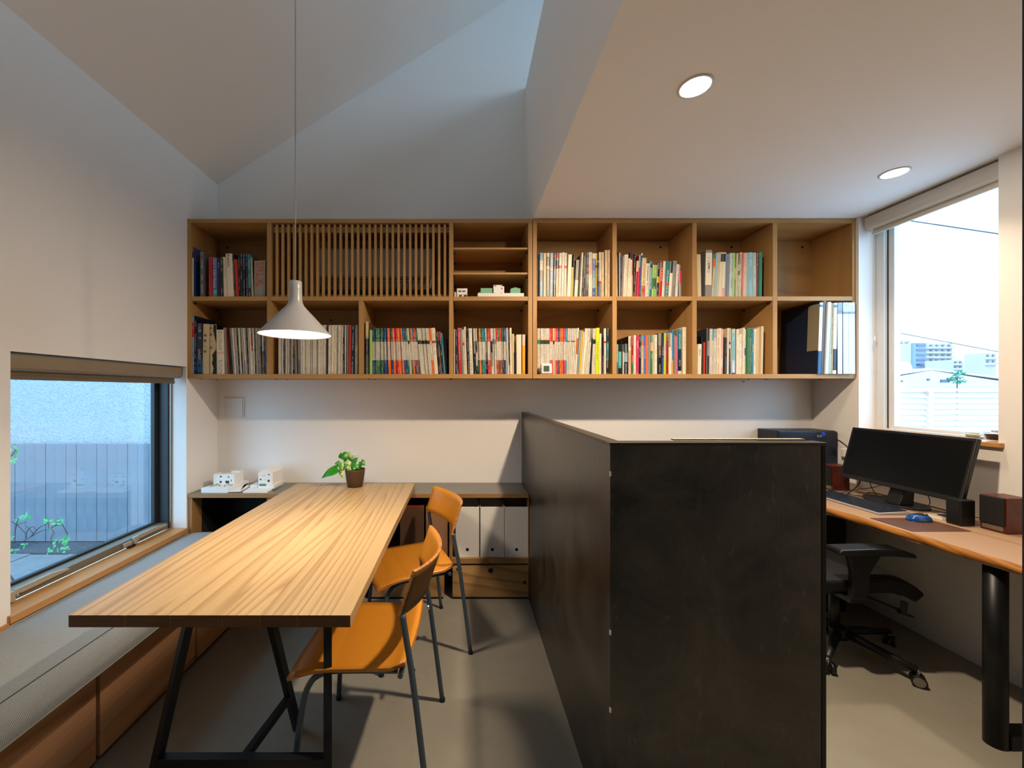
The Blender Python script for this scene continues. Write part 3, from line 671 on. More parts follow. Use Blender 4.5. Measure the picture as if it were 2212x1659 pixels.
# ================================================================ PLYWOOD CHAIRS
def make_chair(label, loc, ang, group):
    """local frame: +x is the front of the seat, origin between the four feet"""
    t = thing('chair', label, 'chair', loc, ang, group)
    def seat(u, v):
        a, b = u * 2 - 1, v          # a: side to side, b: back to front
        x = -.165 + .42 * b; hw = .205 + .012 * b
        z = .432 + .002 * a * a + (.010 * (1 - b) ** 2) - (.030 * max(0, (b - .62) / .38) ** 2) + .018 * max(0, .12 - b) / .12
        return Vector((x + (.012 * a * a if b < .5 else -.012 * a * a) * abs(b - .5) * 2, hw * a, z))
    part('seat', MB().sheet(seat, 14, 16, .011, 0, 1), [M['chairply'], M['plyedge']], t, local=True)
    def back(u, v):
        a = u * 2 - 1
        return Vector((-.200 + .065 * a * a - .05 * v, .225 * a, .622 + .150 * v + .008 * a * a))
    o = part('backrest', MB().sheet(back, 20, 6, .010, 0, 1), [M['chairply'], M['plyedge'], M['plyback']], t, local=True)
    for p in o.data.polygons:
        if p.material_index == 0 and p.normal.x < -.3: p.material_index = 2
    for s_ in (1, -1):
        y = s_ * .228
        pts = smooth([(-.235, y * 1.03, .008), (-.205, y, .25), (-.178, y * .985, .45), (-.158, y * .955, .56), (-.146, y * .94, .632)], 5)
        part('leg', MB().tube(pts, .0105, 12), M['chairsteel'], t, local=True)
        part('foot_cap', MB().cyl((-.236, y * 1.03, 0), (-.2355, y * 1.03, .012), .0125, n=12), M['black'], t, local=True)
        yf = s_ * .165
        pts = smooth([(-.12, yf, .412), (.03, yf, .408), (.13, yf, .398), (.185, yf * 1.06, .36), (.205, yf * 1.2, .26), (.225, yf * 1.36, .008)], 6)
        part('leg', MB().tube(pts, .0105, 12), M['chairsteel'], t, local=True)
        part('foot_cap', MB().cyl((.2255, yf * 1.36, 0), (.2255, yf * 1.36, .012), .0125, n=12), M['black'], t, local=True)
        part('bolt', MB().cyl((-.178, s_ * .19, .432), (-.178, s_ * .222, .434), .0075, n=12), M['chrome'], t, local=True)
    part('cross_tube', MB().cyl((-.135, -.20, .416), (-.135, .20, .416), .009, n=10), M['chairsteel'], t, local=True)
    return t
grp = 'orange plywood chairs at the table'
# chair frame: +x local points to -X world
make_chair('orange plywood chair nearest the viewer, tucked in at the table edge', (-.333, 1.537, 0), PI - .045, grp)
make_chair('farther orange plywood chair turned slightly, near the counter', (-.262, 2.208, 0), PI + .385, grp)

# ================================================================ PLANT
Dp = 2.655; cx = X_(767.0, Dp); zt = tz1
t = thing('potted_plant', 'small pothos in a brown pot at the far end of the table', 'plant', (cx, Dp, zt))
part('pot', MB().lathe([(.0001, .0005), (.047, .0005), (.050, .004), (.058, .055), (.0655, .112), (.0655, .1175), (.0625, .1175), (.060, .105), (.0001, .104)], (cx, Dp, zt), 40), M['pot'], t)
part('soil', MB().lathe([(.0605, .100), (.03, .107), (.0001, .108)], (cx, Dp, zt), 24), M['soil'], t)
def leaf(parent, base, tip, width, mat, curl=.3, side=None, root=None, droop=0):
    """heart-shaped leaf from base to tip (px coordinates with depth), with its petiole"""
    b, q = Vector(base), Vector(tip); d = q - b; L = d.length; d.normalize()
    n_ = Vector(side) if side else Vector((0, -1, .35)); n_ = (n_ - d * n_.dot(d)).normalized(); s_ = d.cross(n_)
    mb = MB(); nu, nv = 8, 10; i0 = 0
    for j in range(nv + 1):
        v = j / nv
        wd = width * (math.sin(PI * min(1, (v * .92 + .08)) ** .62)) * (1 - .25 * v) if v < 1 else 0
        for i in range(nu + 1):
            a = i / nu * 2 - 1
            back = -.16 * L * (abs(a) ** 1.5) * max(0, 1 - v * 3)
            p = b + d * (L * v + back) + s_ * (wd * a) + n_ * (curl * wd * a * a * -.6 + droop * L * math.sin(PI * v) * .5)
            mb.v.append(tuple(p))
    for j in range(nv):
        for i in range(nu):
            mb.f.append((j * (nu + 1) + i, j * (nu + 1) + i + 1, (j + 1) * (nu + 1) + i + 1, (j + 1) * (nu + 1) + i)); mb.m.append(0); mb.sm.add(len(mb.f) - 1)
    o = part('leaf', mb, mat, parent)
    if root is not None:
        r0 = Vector(root); mid = (r0 + b) / 2 + Vector((0, 0, .012))
        part('stem', MB().tube(smooth([r0, mid, b], 5), .0014, 6), M['leaf'], parent)
    return o
def q(x, y, dy=0): return tuple(px(680 + x / 15.08, 960 + y / 15.08, Dp + dy))
root = (cx, Dp, zt + .105)
A = [((730, 790), (205, 1120), .036, 'leaf', -.03, .25, (0, -1, .9)), ((1040, 330), (850, 460), .03, 'leaf', 0, .1, None), ((950, 320), (1040, 540), .034, 'leaf', .01, .05, None), ((870, 440), (850, 260), .022, 'leaf', .0, .1, None),
     ((1180, 430), (1130, 240), .017, 'leafv', 0, .1, None), ((1150, 440), (1215, 330), .013, 'leafv', -.01, .1, None), ((1130, 440), (1215, 570), .013, 'leaf', .01, .1, None),
     ((1245, 570), (1410, 430), .020, 'leaf', -.01, .1, None), ((1520, 700), (1400, 650), .016, 'leaf', 0, .15, None), ((1500, 550), (1640, 690), .021, 'leaf', .0, .1, None),
     ((800, 600), (640, 640), .014, 'leaf', 0, .2, None), ((840, 620), (905, 870), .020, 'leafv', -.02, .2, None), ((960, 620), (930, 860), .022, 'leaf', -.01, .15, None),
     ((1060, 560), (1180, 740), .018, 'leafv', 0, .1, None), ((1230, 650), (1170, 830), .018, 'leaf', .0, .1, None), ((1240, 660), (1460, 800), .018, 'leaf', -.02, .1, None), ((860, 880), (900, 1100), .017, 'leafv', -.03, .1, None),
     ((1080, 760), (1200, 840), .016, 'leafv', -.03, .1, None), ((740, 560), (800, 690), .014, 'leaf', 0, .1, None), ((1000, 570), (900, 590), .016, 'leafv', .01, .1, None), ((1300, 740), (1240, 850), .016, 'leaf', -.035, .1, None)]
for k, (b_, e_, w_, mt, dy, dr, sd) in enumerate(A):
    leaf(t, q(*b_, dy), q(*e_, dy - .01), w_, M[mt], side=sd, root=root if k != 16 else q(800, 790, -.02), droop=dr)
part('trailing_stem', MB().tube(smooth([root, q(1000, 800, -.04), q(850, 850, -.05), q(790, 720, -.04), q(740, 690, -.03)], 6), .002, 6), M['twig'], t)

# ================================================================ WALL BOOKCASES
D0 = 2.607
def cab(name, label, x0, x1, vup, vlow, xs):
    t = thing(name, label, 'bookcase', (X_((x0 + x1) / 2, D0), 2.77, SZ(817.5)), group='wall bookcases under the ceiling')
    yb = YB - .002
    part('top_board', MB().box(S(x0), S(x1), D0, yb, SZ(481.3), SZ(472.3) if x0 > 1000 else SZ(472.6)), M['shelfwood'], t, bev=.0008)
    part('bottom_board', MB().box(S(x0), S(x1), D0, yb, SZ(817.5), SZ(808)), M['shelfwood'], t, bev=.0008)
    for a, b, lo, hi in xs:
        part('upright', MB().box(S(a), S(b), D0 + .0008, yb, SZ(lo) + .0003, SZ(hi) - .0003), M['shelfwood_v'], t, bev=.0008)
    return t
u1 = cab('bookcase', 'left half of the wall bookcase, with the slatted screen', 403, 1150, 0, 0,
         [(403, 412.4, 808, 481.3), (576.2, 585.5, 808, 481.3), (774.8, 784.6, 808, 649.6), (970, 979, 808, 481.3), (1141, 1150, 808, 481.3)])
u2 = cab('bookcase', 'right half of the wall bookcase, beside the tall window', 1151.2, 1849.5, 0, 0,
         [(1151.2, 1160, 808, 481.3), (1323.3, 1332.5, 808, 481.3), (1496, 1505.3, 808, 481.3), (1669.8, 1679.3, 808, 481.3), (1841.6, 1849.5, 808, 481.3)])
mid = [(u1, 412.7, 575.9), (u1, 585.8, 969.7), (u1, 979.3, 1140.7), (u2, 1160.3, 1323), (u2, 1332.8, 1495.7), (u2, 1505.6, 1669.5), (u2, 1679.6, 1841.3)]
for t, a, b in mid:
    part('middle_shelf', MB().box(S(a), S(b), D0 + .0012, YB - .014, SZ(649.4), SZ(640.2)), M['shelfwood'], t, bev=.0008)
for t, a, b in ((u1, 403.4, 1149.6), (u2, 1151.6, 1849)):
    part('back_panel', MB().box(S(a), S(b), YB - .0135, YB - .0025, SZ(817), SZ(473)), M['backwood'], t)
for y0, y1 in ((534.8, 538.8), (588.6, 592.8)):
    D = D0 + .012
    part('thin_shelf', MB().box(S(979.3), S(1140.7), D, YB - .014, Z_(y1, D), Z_(y0, D)), M['shelfwood'], u1, bev=.0006)
def pins(t, a, b, y):
    mb = MB()
    for x_, s_ in ((a, 1), (b, -1)):
        for yy in (D0 + .03, YB - .06):
            xw = S(x_); mb.cyl((xw, yy, SZ(y) - .012), (xw + s_ * .014, yy, SZ(y) - .012), .0055, n=10)
    part('shelf_pins', mb, M['black'], t)
for t, a, b in ((u1, 412.4, 576.2), (u1, 979, 1141), (u2, 1160, 1323.3), (u2, 1332.5, 1496), (u2, 1505.3, 1669.8)): pins(t, a, b, 649.4)
for y in (538.8, 592.8): pins(u1, 979, 1141, y)
for x_, yy in ((491, 535), (715, 692), (1427, 534), (1580, 534), (1733, 534)):
    D = YB - .0135
    part('cable_hole', MB().cyl((X_(x_, D), D - .0008, Z_(yy, D)), (X_(x_, D), D, Z_(yy, D)), .0085, n=12), M['black'], u1 if x_ < 1150 else u2)
for t, xs in ((u1, (417, 584, 792, 973, 1134)), (u2, (1165, 1318, 1503, 1675, 1845))):
    mb = MB()
    for x_ in xs:
        for D in (D0 + .03, D0 + .19): mb.cyl((S(x_ * .98 + 20), D, SZ(817.5) - .0035), (S(x_ * .98 + 20), D, SZ(817.5)), .008, n=12)
    part('screw_heads', mb, M['black'], t)
# slatted screen
t = thing('slatted_screen', 'vertical oak slat screen hiding the air conditioner in the bookcase', 'screen', (S(777), D0 + .02, SZ(640)))
Ds = D0 + .008
part('top_rail', MB().box(S(586), S(969.5), Ds + .019, Ds + .034, Z_(500, Ds), Z_(487.5, Ds)), M['shelfwood'], t, bev=.0006)
part('bottom_rail', MB().box(S(586), S(969.5), Ds + .019, Ds + .034, SZ(640) + .0005, Z_(635, Ds)), M['shelfwood'], t, bev=.0006)
sl = None
for k in range(30):
    a = X_(595.2 + k * 12.53, Ds); b = a + 5.0 * Ds / F
    z0 = SZ(640) + .0008; z1 = Z_(484.8, Ds)
    if sl is None:
        sl = part('slat', MB().box(a, b, Ds, Ds + .018, z0, z1), M['shelfwood_v'], t, bev=.0006); a0 = a
    else:
        c = sl.copy(); C.objects.link(c); c.parent = t; c.location = sl.location + Vector((a - a0, 0, 0))
# air conditioner behind it
t = thing('air_conditioner', 'grey-white air conditioner mounted behind the slatted screen', 'air conditioner', (S(810), 2.80, 1.9))
Da = 2.69; a, b = X_(681, Da), X_(933, Da)
zt_, zm, zb_ = Z_(535, Da), Z_(596, Da), Z_(621, Da)
pr = [(Da, zt_ - .01), (Da + .01, zt_), (YB - .016, zt_), (YB - .016, zb_), (Da + .045, zb_), (Da + .004, zm)]
part('body', MB().prism(pr, 'x', a, b), M['ac'], t, bev=.006)
part('air_flap', MB().prism([(Da + .0015, zm - .002), (Da + .006, zm - .002), (Da + .040, zb_ - .004), (Da + .034, zb_ - .006)], 'x', a + .02, b - .02), plain('grey_flap', '6E6A64', .5), t)
for y_ in (602, 608, 614): part('vent_slot', MB().box(a + .04, b - .04, Da + (y_ - 598) * .0016, Da + (y_ - 598) * .0016 + .004, Z_(y_ + 1.6, Da), Z_(y_, Da)), M['black'], t)

# ================================================================ BOOKS
PAL = {'w': ('CFC8B8', 'white'), 'W': ('DAD6CC', 'white'), 'c': ('CDB890', 'cream'), 'k': ('14171C', 'black'), 'K': ('0C1018', 'black'),
       'g': ('2E6B3C', 'green'), 'G': ('1C7A56', 'sea green'), 'l': ('9CC860', 'light green'), 'L': ('C2D418', 'lime green'), 'b': ('1A4A82', 'blue'),
       'B': ('14568C', 'blue'), 'n': ('16243E', 'navy'), 't': ('1E7880', 'teal'), 'T': ('2F9C98', 'turquoise'), 'o': ('E0661E', 'orange'), 'r': ('C42A20', 'red'),
       'R': ('981A18', 'dark red'), 'm': ('CC2458', 'crimson'), 'p': ('D45A82', 'pink'), 'P': ('3A2468', 'purple'), 'v': ('5A64A8', 'violet blue'),
       's': ('6F8FA8', 'slate blue'), 'S': ('90A8B4', 'pale blue'), 'a': ('8E8A82', 'grey'), 'A': ('5E6468', 'grey'), 'y': ('E0A81C', 'yellow'),
       'Y': ('C8B020', 'olive yellow'), 'N': ('6A4A2E', 'brown'), 'q': ('B05034', 'rust'), 'C': ('E4D8C0', 'cream'), 'f': ('B0C4B4', 'pale green'),
       'x': ('8FBCC4', 'pale turquoise'), 'h': ('C9D8E4', 'pale blue'), 'e': ('F06448', 'coral'), 'd': ('2B2E34', 'dark grey'), 'u': ('2F8CC0', 'sky blue'),
       'z': ('E8B0A0', 'pale pink'), 'D': ('7E3C18', 'dark orange')}
DARK = set('kKgGbBntTorRmpPvDsAeduqN')
_bm = {}
def bookmat(key, printed=True):
    k = (key, printed)
    if k in _bm: return _bm[k]
    col = hexc(PAL[key][0]); nm = PAL[key][1].replace(' ', '_') + ('_printed_spine' if printed else '_cover')
    m, n, b = newmat(nm); L = n.links.new; b.inputs['Roughness'].default_value = .38
    if not printed:
        b.inputs['Base Color'].default_value = (*col, 1); _bm[k] = m; return m
    uv = add(n, 'ShaderNodeUVMap'); oi = add(n, 'ShaderNodeObjectInfo'); sx = add(n, 'ShaderNodeSeparateXYZ'); L(uv.outputs[0], sx.inputs[0])
    cb = add(n, 'ShaderNodeCombineXYZ'); mu = add(n, 'ShaderNodeMath', operation='MULTIPLY'); mu.inputs[1].default_value = 6
    mv = add(n, 'ShaderNodeMath', operation='MULTIPLY'); mv.inputs[1].default_value = 330; rr = add(n, 'ShaderNodeMath', operation='MULTIPLY'); rr.inputs[1].default_value = 90
    L(sx.outputs[0], mu.inputs[0]); L(sx.outputs[1], mv.inputs[0]); L(oi.outputs['Random'], rr.inputs[0])
    L(mu.outputs[0], cb.inputs[0]); L(mv.outputs[0], cb.inputs[1]); L(rr.outputs[0], cb.inputs[2])
    z = add(n, 'ShaderNodeTexNoise'); z.inputs['Scale'].default_value = 1; z.inputs['Detail'].default_value = 1; L(cb.outputs[0], z.inputs['Vector'])
    g1 = add(n, 'ShaderNodeMath', operation='GREATER_THAN'); g1.inputs[1].default_value = .53; L(z.outputs['Fac'], g1.inputs[0])
    cb2 = add(n, 'ShaderNodeCombineXYZ'); mv2 = add(n, 'ShaderNodeMath', operation='MULTIPLY'); mv2.inputs[1].default_value = 16; L(sx.outputs[1], mv2.inputs[0]); L(mv2.outputs[0], cb2.inputs[1]); L(rr.outputs[0], cb2.inputs[2])
    z2 = add(n, 'ShaderNodeTexNoise'); z2.inputs['Scale'].default_value = 1; L(cb2.outputs[0], z2.inputs['Vector'])
    g2 = add(n, 'ShaderNodeMath', operation='GREATER_THAN'); g2.inputs[1].default_value = .47; L(z2.outputs['Fac'], g2.inputs[0])
    ab = add(n, 'ShaderNodeMath', operation='SUBTRACT'); ab.inputs[1].default_value = .5; L(sx.outputs[0], ab.inputs[0])
    ab2 = add(n, 'ShaderNodeMath', operation='ABSOLUTE'); L(ab.outputs[0], ab2.inputs[0])
    g3 = add(n, 'ShaderNodeMath', operation='LESS_THAN'); g3.inputs[1].default_value = .24; L(ab2.outputs[0], g3.inputs[0])
    p1 = add(n, 'ShaderNodeMath', operation='MULTIPLY'); L(g1.outputs[0], p1.inputs[0]); L(g2.outputs[0], p1.inputs[1])
    p2 = add(n, 'ShaderNodeMath', operation='MULTIPLY'); L(p1.outputs[0], p2.inputs[0]); L(g3.outputs[0], p2.inputs[1])
    p3 = add(n, 'ShaderNodeMath', operation='MULTIPLY'); p3.inputs[1].default_value = .6; L(p2.outputs[0], p3.inputs[0])
    mx = add(n, 'ShaderNodeMix', data_type='RGBA'); L(p3.outputs[0], mx.inputs[0]); mx.inputs[6].default_value = (*col, 1)
    ink = (.7, .66, .58) if key in DARK else (.045, .04, .045)
    mx.inputs[7].default_value = (*ink, 1); L(mx.outputs[2], b.inputs['Base Color'])
    _bm[k] = m; return m
PAPER = plain('book_page_edges', 'C8BEA6', .9)
ORD = ['', 'first', 'second', 'third', 'fourth', 'fifth', 'sixth', 'seventh', 'eighth', 'ninth', 'tenth', 'eleventh', 'twelfth', 'thirteenth', 'fourteenth', 'fifteenth', 'sixteenth', 'seventeenth', 'eighteenth', 'nineteenth', 'twentieth']
TENS = {20: 'twenty', 30: 'thirty', 40: 'forty'}
def ordw(n):
    if n <= 20: return ORD[n]
    if n % 10 == 0: return {30: 'thirtieth', 40: 'fortieth'}[n]
    return TENS[n // 10 * 10] + '-' + ORD[n % 10]
def book(xb0, xb1, xt0, ytop, floor_y, segs, D, depth, label, group, side=None, cat='book', xt1=None):
    """segs: list of (end fraction from the top, colour key, printed)"""
    a, b = X_(xb0, D), X_(xb1, D); h = Z_(ytop, D) - SZ(floor_y) - .0008; wd = b - a
    lean = (X_(xt0, D) - a); ang = math.atan2(lean, h); L_ = math.hypot(lean, h)
    wd = wd * math.cos(ang) - .0003
    keys = []; mats = []
    def mi(k, pr):
        if (k, pr) not in keys: keys.append((k, pr)); mats.append(bookmat(k, pr))
        return keys.index((k, pr))
    base = side or max(set(s_[1] for s_ in segs), key=lambda k: sum((s_[0] - (segs[i - 1][0] if i else 0)) for i, s_ in enumerate(segs) if s_[1] == k))
    s0 = mi(base, False); x0, x1 = (-wd, 0) if lean > 0 else (0, wd)
    mb = MB(); prof = [(0, .0016), (.22, .0002), (.78, .0002), (1, .0016)]
    top = 0
    for e_, k, pr in segs:
        za, zb = L_ * (1 - e_), L_ * (1 - top); m_ = mi(k, pr)
        for (u0, d0), (u1_, d1) in zip(prof, prof[1:]):
            mb.quadv([(x0 + wd * u0, d0, za), (x0 + wd * u1_, d1, za), (x0 + wd * u1_, d1, zb), (x0 + wd * u0, d0, zb)], m_, uv=[(u0, za), (u1_, za), (u1_, zb), (u0, zb)])
        top = e_
    z_ = [(0, 0)] * 4
    c = min(.0022, wd * .18)
    d0 = .0016
    mb.quadv([(x1, d0, 0), (x1, depth, 0), (x1, depth, L_), (x1, d0, L_)], s0, uv=z_)
    mb.quadv([(x0, depth, 0), (x0, d0, 0), (x0, d0, L_), (x0, depth, L_)], s0, uv=z_)
    mb.quadv([(x0, d0, L_), (x1, d0, L_), (x1, .004, L_), (x0, .004, L_)], s0, uv=z_)
    mb.quadv([(x1, .004, L_), (x1, depth, L_), (x1 - c, depth, L_), (x1 - c, .004, L_)], s0, uv=z_)
    mb.quadv([(x0 + c, .004, L_), (x0 + c, depth, L_), (x0, depth, L_), (x0, .004, L_)], s0, uv=z_)
    mb.quadv([(x0, d0, 0), (x0, depth, 0), (x1, depth, 0), (x1, d0, 0)], s0, uv=z_)
    mb.quadv([(x0, depth, 0), (x0, depth, L_), (x1, depth, L_), (x1, depth, 0)], len(mats), uv=z_)
    mb.quadv([(x0 + c, .004, L_ - .003), (x1 - c, .004, L_ - .003), (x1 - c, depth, L_ - .003), (x0 + c, depth, L_ - .003)], len(mats), uv=z_)
    mb.quadv([(x0 + c, .004, L_ - .003), (x0 + c, .004, L_), (x1 - c, .004, L_), (x1 - c, .004, L_ - .003)], s0, uv=z_)
    me = mb.mesh(cat, mats + [PAPER]); o = bpy.data.objects.new(cat.replace(' ', '_'), me); C.objects.link(o)
    o.location = (b if lean > 0 else a, D, SZ(floor_y) + .0004); o.rotation_euler = (0, ang, 0)
    o['label'] = label; o['category'] = cat; o['group'] = group
    return o, (x0, x1, L_)
allbooks = {}
def cell(cid, where, x0, y0, s, floor_y, rows, lo=None, hi=None, cat='book'):
    out = []; n = 0; last = lo
    for r_ in rows:
        xb0, xb1, xt0, yt, spec = r_[:5]; opt = r_[5] if len(r_) > 5 else {}
        n += 1; f = floor_y
        p = lambda v: x0 + v / s
        segs = []
        for sg in spec.split():
            fr_, k = sg.split(':'); pr = not k.endswith('_'); segs.append((float(fr_), k.rstrip('_'), pr))
        ks = []
        for e_, k, pr in segs:
            nm = PAL[k][1]
            if nm not in ks: ks.append(nm)
        colr = ' and '.join(ks[:2]); px_w = (xb1 - xb0) / s
        c_ = opt.get('cat', cat); kind = 'slim' if px_w < 4.2 else ('thick' if px_w > 7.5 else '')
        lab = opt.get('label') or f"{kind} {colr} {c_}, {ordw(n)} from left, {where}".strip()
        D = D0 + .010 + R.random() * .012 + opt.get('dy', 0)
        dep = opt.get('dep', .21 + R.random() * .03)
        o, g = book(p(xb0), p(xb1), p(xt0), y0 + yt / s, f, segs, D, dep, lab, f"books in {where}", opt.get('side'), c_)
        out.append((o, g))
    allbooks[cid] = out
    return out
def series(codes, xb0, xb1, xt0, xt1, yt, kinds):
    n = len(codes); rows = []
    for i, c in enumerate(codes):
        a, b = xb0 + (xb1 - xb0) * i / n, xb0 + (xb1 - xb0) * (i + 1) / n; ta = xt0 + (xt1 - xt0) * i / n
        rows.append((a, b, ta, yt, kinds[c], {'cat': 'magazine'}))
    return rows
J = {c: f".06:{c}_ .195:{c} .235:{c}_ .295:{c} .695:w .97:{c} 1:{c}_" for c in 'bBgGtorRPun'}
J['w'] = '.235:w .27:c_ .345:k_ 1:w'
J['V'] = '.235:w .27:l_ .345:k_ .70:w 1:w'
J['Q'] = '.235:w .26:y_ .345:d_ 1:w'
# upper row, first bay
cell('U1', 'upper row bay one', 405, 525, 12.29, 640, [
    (80, 160, 80, 105, '.10:r .22:k 1:C', {'side': 'b', 'label': 'tall cream book with blue cover, first from left, upper row bay one'}),
    (335, 435, 330, 240, '1:A', {}),
    (565, 665, 560, 365, '.9:r_ 1:r', {}), (670, 785, 670, 385, '.82:v_ 1:T', {}),
    (800, 870, 790, 395, '.25:n 1:n_', {}), (875, 945, 865, 395, '1:k', {}),
    (960, 1058, 908, 372, '.5:C 1:C_', {}), (1062, 1222, 1008, 282, '.45:C_ 1:C_', {}),
    (1225, 1275, 1185, 285, '1:k', {}), (1283, 1355, 1240, 430, '1:r_', {}), (1358, 1408, 1330, 285, '1:k', {}),
    (1410, 1470, 1395, 285, '1:n', {}), (1475, 1535, 1460, 285, '1:k', {}), (1560, 1612, 1530, 285, '.25:b 1:n', {}),
    (1615, 1690, 1590, 300, '.8:t 1:n', {}), (1697, 1752, 1657, 375, '1:c', {'side': 'N'}),
    (1768, 2062, 1768, 465, '1:a_', {'label': 'thick grey book with big red lettering, upper row bay one'})])
cell('L1', 'lower row bay one', 405, 670, 11.44, 808, [
    (98, 160, 102, 130, '.12:s .30:r .37:r_ 1:s', {'side': 'n'}), (165, 225, 165, 240, '1:n', {'side': 'K'}),
    (228, 362, 232, 320, '.7:n .97:B_ 1:k_', {}), (368, 530, 386, 340, '1:c_', {'side': 'K', 'label': 'thick cream book with black characters on spine, lower row bay one'}),
    (535, 720, 530, 350, '1:c_', {'side': 'K', 'dep': .2}),
    (728, 905, 712, 480, '.5:C .55:z_ 1:C', {}), (925, 985, 880, 430, '1:a', {}), (988, 1028, 912, 430, '1:D_', {}), (1032, 1062, 950, 435, '1:R_', {}), (1066, 1122, 1000, 440, '1:K_', {}),
    *[(1126 + k * 36.2, 1160 + k * 36.2, 1042 + k * 39.5, 440, ['1:a', '1:w', '.6:a 1:A', '1:w', '1:k', '1:C', '.5:a 1:n', '1:w', '.7:w 1:a', '1:a', '1:n', '1:w', '1:C', '.5:R 1:w', '1:w', '1:n', '1:w', '.7:a 1:A', '.4:a .6:g 1:a', '1:n', '.5:w 1:N', '.3:a 1:b', '1:w'][k], {'cat': 'magazine'}) for k in range(23)]])
cell('L2', 'lower row bay two', 580, 690, 11.06, 808, [
    *[(235 + k * 27.5, 262 + k * 27.5, 235 + k * 27.5, 133, ['1:w', '1:w', '1:C', '1:w'][k], {'cat': 'magazine'}) for k in range(4)],
    (347, 380, 345, 133, '1:n', {'cat': 'magazine'}),
    *[(384 + k * 26, 409 + k * 26, 384 + k * 26, 133, '1:' + 'wCaw'[k] , {'cat': 'magazine'}) for k in range(4)], (490, 512, 488, 133, '1:w', {'cat': 'magazine'}), (516, 545, 514, 133, '1:A', {'cat': 'magazine'}), (548, 575, 545, 133, '1:w', {'cat': 'magazine'}),
    (580, 628, 570, 133, '.6:N 1:k', {'cat': 'magazine'}), (631, 676, 618, 133, '1:a', {}), (680, 694, 668, 133, '1:k_', {}), (698, 762, 690, 133, '.7:a 1:A', {}),
    *[(766 + k * 41.2, 805 + k * 41.2, 760 + k * 41.9, 133, '.36:w .50:w .55:w_ .62:w .86:w_ 1:w', {'cat': 'magazine'}) for k in range(15)],
    (1386, 1416, 1402, 133, '1:K_', {}),
    *[(1420 + k * 38.2, 1455 + k * 38.2, 1432 + k * 38.5, 133, ['1:w', '1:w', '1:C', '1:w', '1:C', '1:w', '1:w', '1:C', '1:w'][k], {'cat': 'magazine'}) for k in range(9)],
    (1765, 1812, 1772, 133, '.5:k 1:k', {}), (1816, 1850, 1820, 133, '1:C', {}), (1853, 1868, 1860, 133, '1:k_', {}), (1872, 1905, 1876, 133, '1:f', {}), (1910, 1960, 1922, 133, '1:r_', {}),
    (1964, 2035, 1984, 133, '1:n', {}), (2040, 2062, 2050, 133, '1:k_', {}), (2066, 2128, 2066, 133, '.4:w .6:C 1:w', {})])
cell('L3', 'lower row bay three', 780, 690, 11.34, 808, [
    (108, 182, 108, 45, '.32:c .65:n .70:A 1:A', {'side': 'N', 'dep': .26}), (208, 268, 205, 258, '.25:l 1:l_', {}),
    *series('bbgGggbbbooborrooobbgVgobrg', 275, 1460, 275, 1355, 215, {**J}), *series('wQwwQww', 1462, 1740, 1358, 1655, 215, {**J}),
    (1742, 1795, 1657, 215, J['o'], {'cat': 'magazine'}), (1800, 1890, 1712, 208, '.28:C .33:r_ .75:C 1:C_', {}),
    (1905, 1940, 1822, 330, '.3:g 1:k', {'cat': 'magazine'}), (1943, 1985, 1850, 300, '.2:R .35:n 1:N', {'cat': 'magazine'}), (1988, 2030, 1905, 300, '.2:R .4:n 1:n', {'cat': 'magazine'}), (2033, 2072, 1945, 330, '1:t', {'cat': 'magazine'}), (2075, 2105, 1985, 360, '1:n_', {'cat': 'magazine'}), (2108, 2140, 2035, 420, '1:K_', {'cat': 'magazine'})])
cell('L4', 'lower row bay four', 975, 690, 12.29, 808, [
    (62, 102, 62, 260, '1:w', {}), (108, 160, 108, 275, '1:n', {}), (162, 190, 140, 280, '.9:s 1:w', {}), (205, 272, 160, 228, '.2:m .7:r 1:r_', {}),
    (280, 330, 232, 225, '1:a', {}), (333, 372, 285, 265, '.3:w .36:r_ 1:w', {}), (376, 430, 330, 195, '1:C', {}), (436, 490, 400, 245, '1:k', {}), (495, 582, 455, 235, '1:C', {}), (586, 612, 556, 250, '1:A', {}),
    (616, 662, 578, 235, '.28:w .55:a .58:k_ 1:n', {'cat': 'magazine'}), (665, 705, 632, 235, '.28:w .53:k .82:w 1:k', {'cat': 'magazine'}),
    *series('gogtt', 708, 928, 678, 890, 235, {**J}), (930, 972, 895, 235, '.28:w .53:a 1:k', {'cat': 'magazine'}), *series('rr', 975, 1068, 945, 1028, 235, {**J}),
    (1070, 1115, 1032, 235, '.28:w .53:k_ .83:a 1:w', {'cat': 'magazine'}), (1117, 1160, 1080, 235, '.24:w .34:v_ 1:w', {'cat': 'magazine'}), (1163, 1205, 1128, 235, '.24:w .34:a_ 1:w', {'cat': 'magazine'}),
    *series('rgr', 1208, 1358, 1183, 1325, 228, {**J}), *series('gb', 1362, 1452, 1340, 1430, 228, {**J}),
    (1460, 1495, 1435, 245, '.3:S 1:w', {}), (1500, 1530, 1465, 222, '1:C_', {}), (1532, 1558, 1508, 300, '.8:d 1:w', {}), (1562, 1610, 1550, 222, '1:C', {}), (1612, 1672, 1610, 382, '1:c_', {}),
    (1676, 1722, 1672, 870, '1:K_', {}), (1732, 1858, 1730, 400, '1:C_', {'side': 'C'}), (1860, 1880, 1860, 380, '1:R_', {}), (1884, 1962, 1884, 400, '.28:w_ .9:y_ 1:y', {'side': 'D', 'label': 'yellow book with white top band, lower row bay four'})])
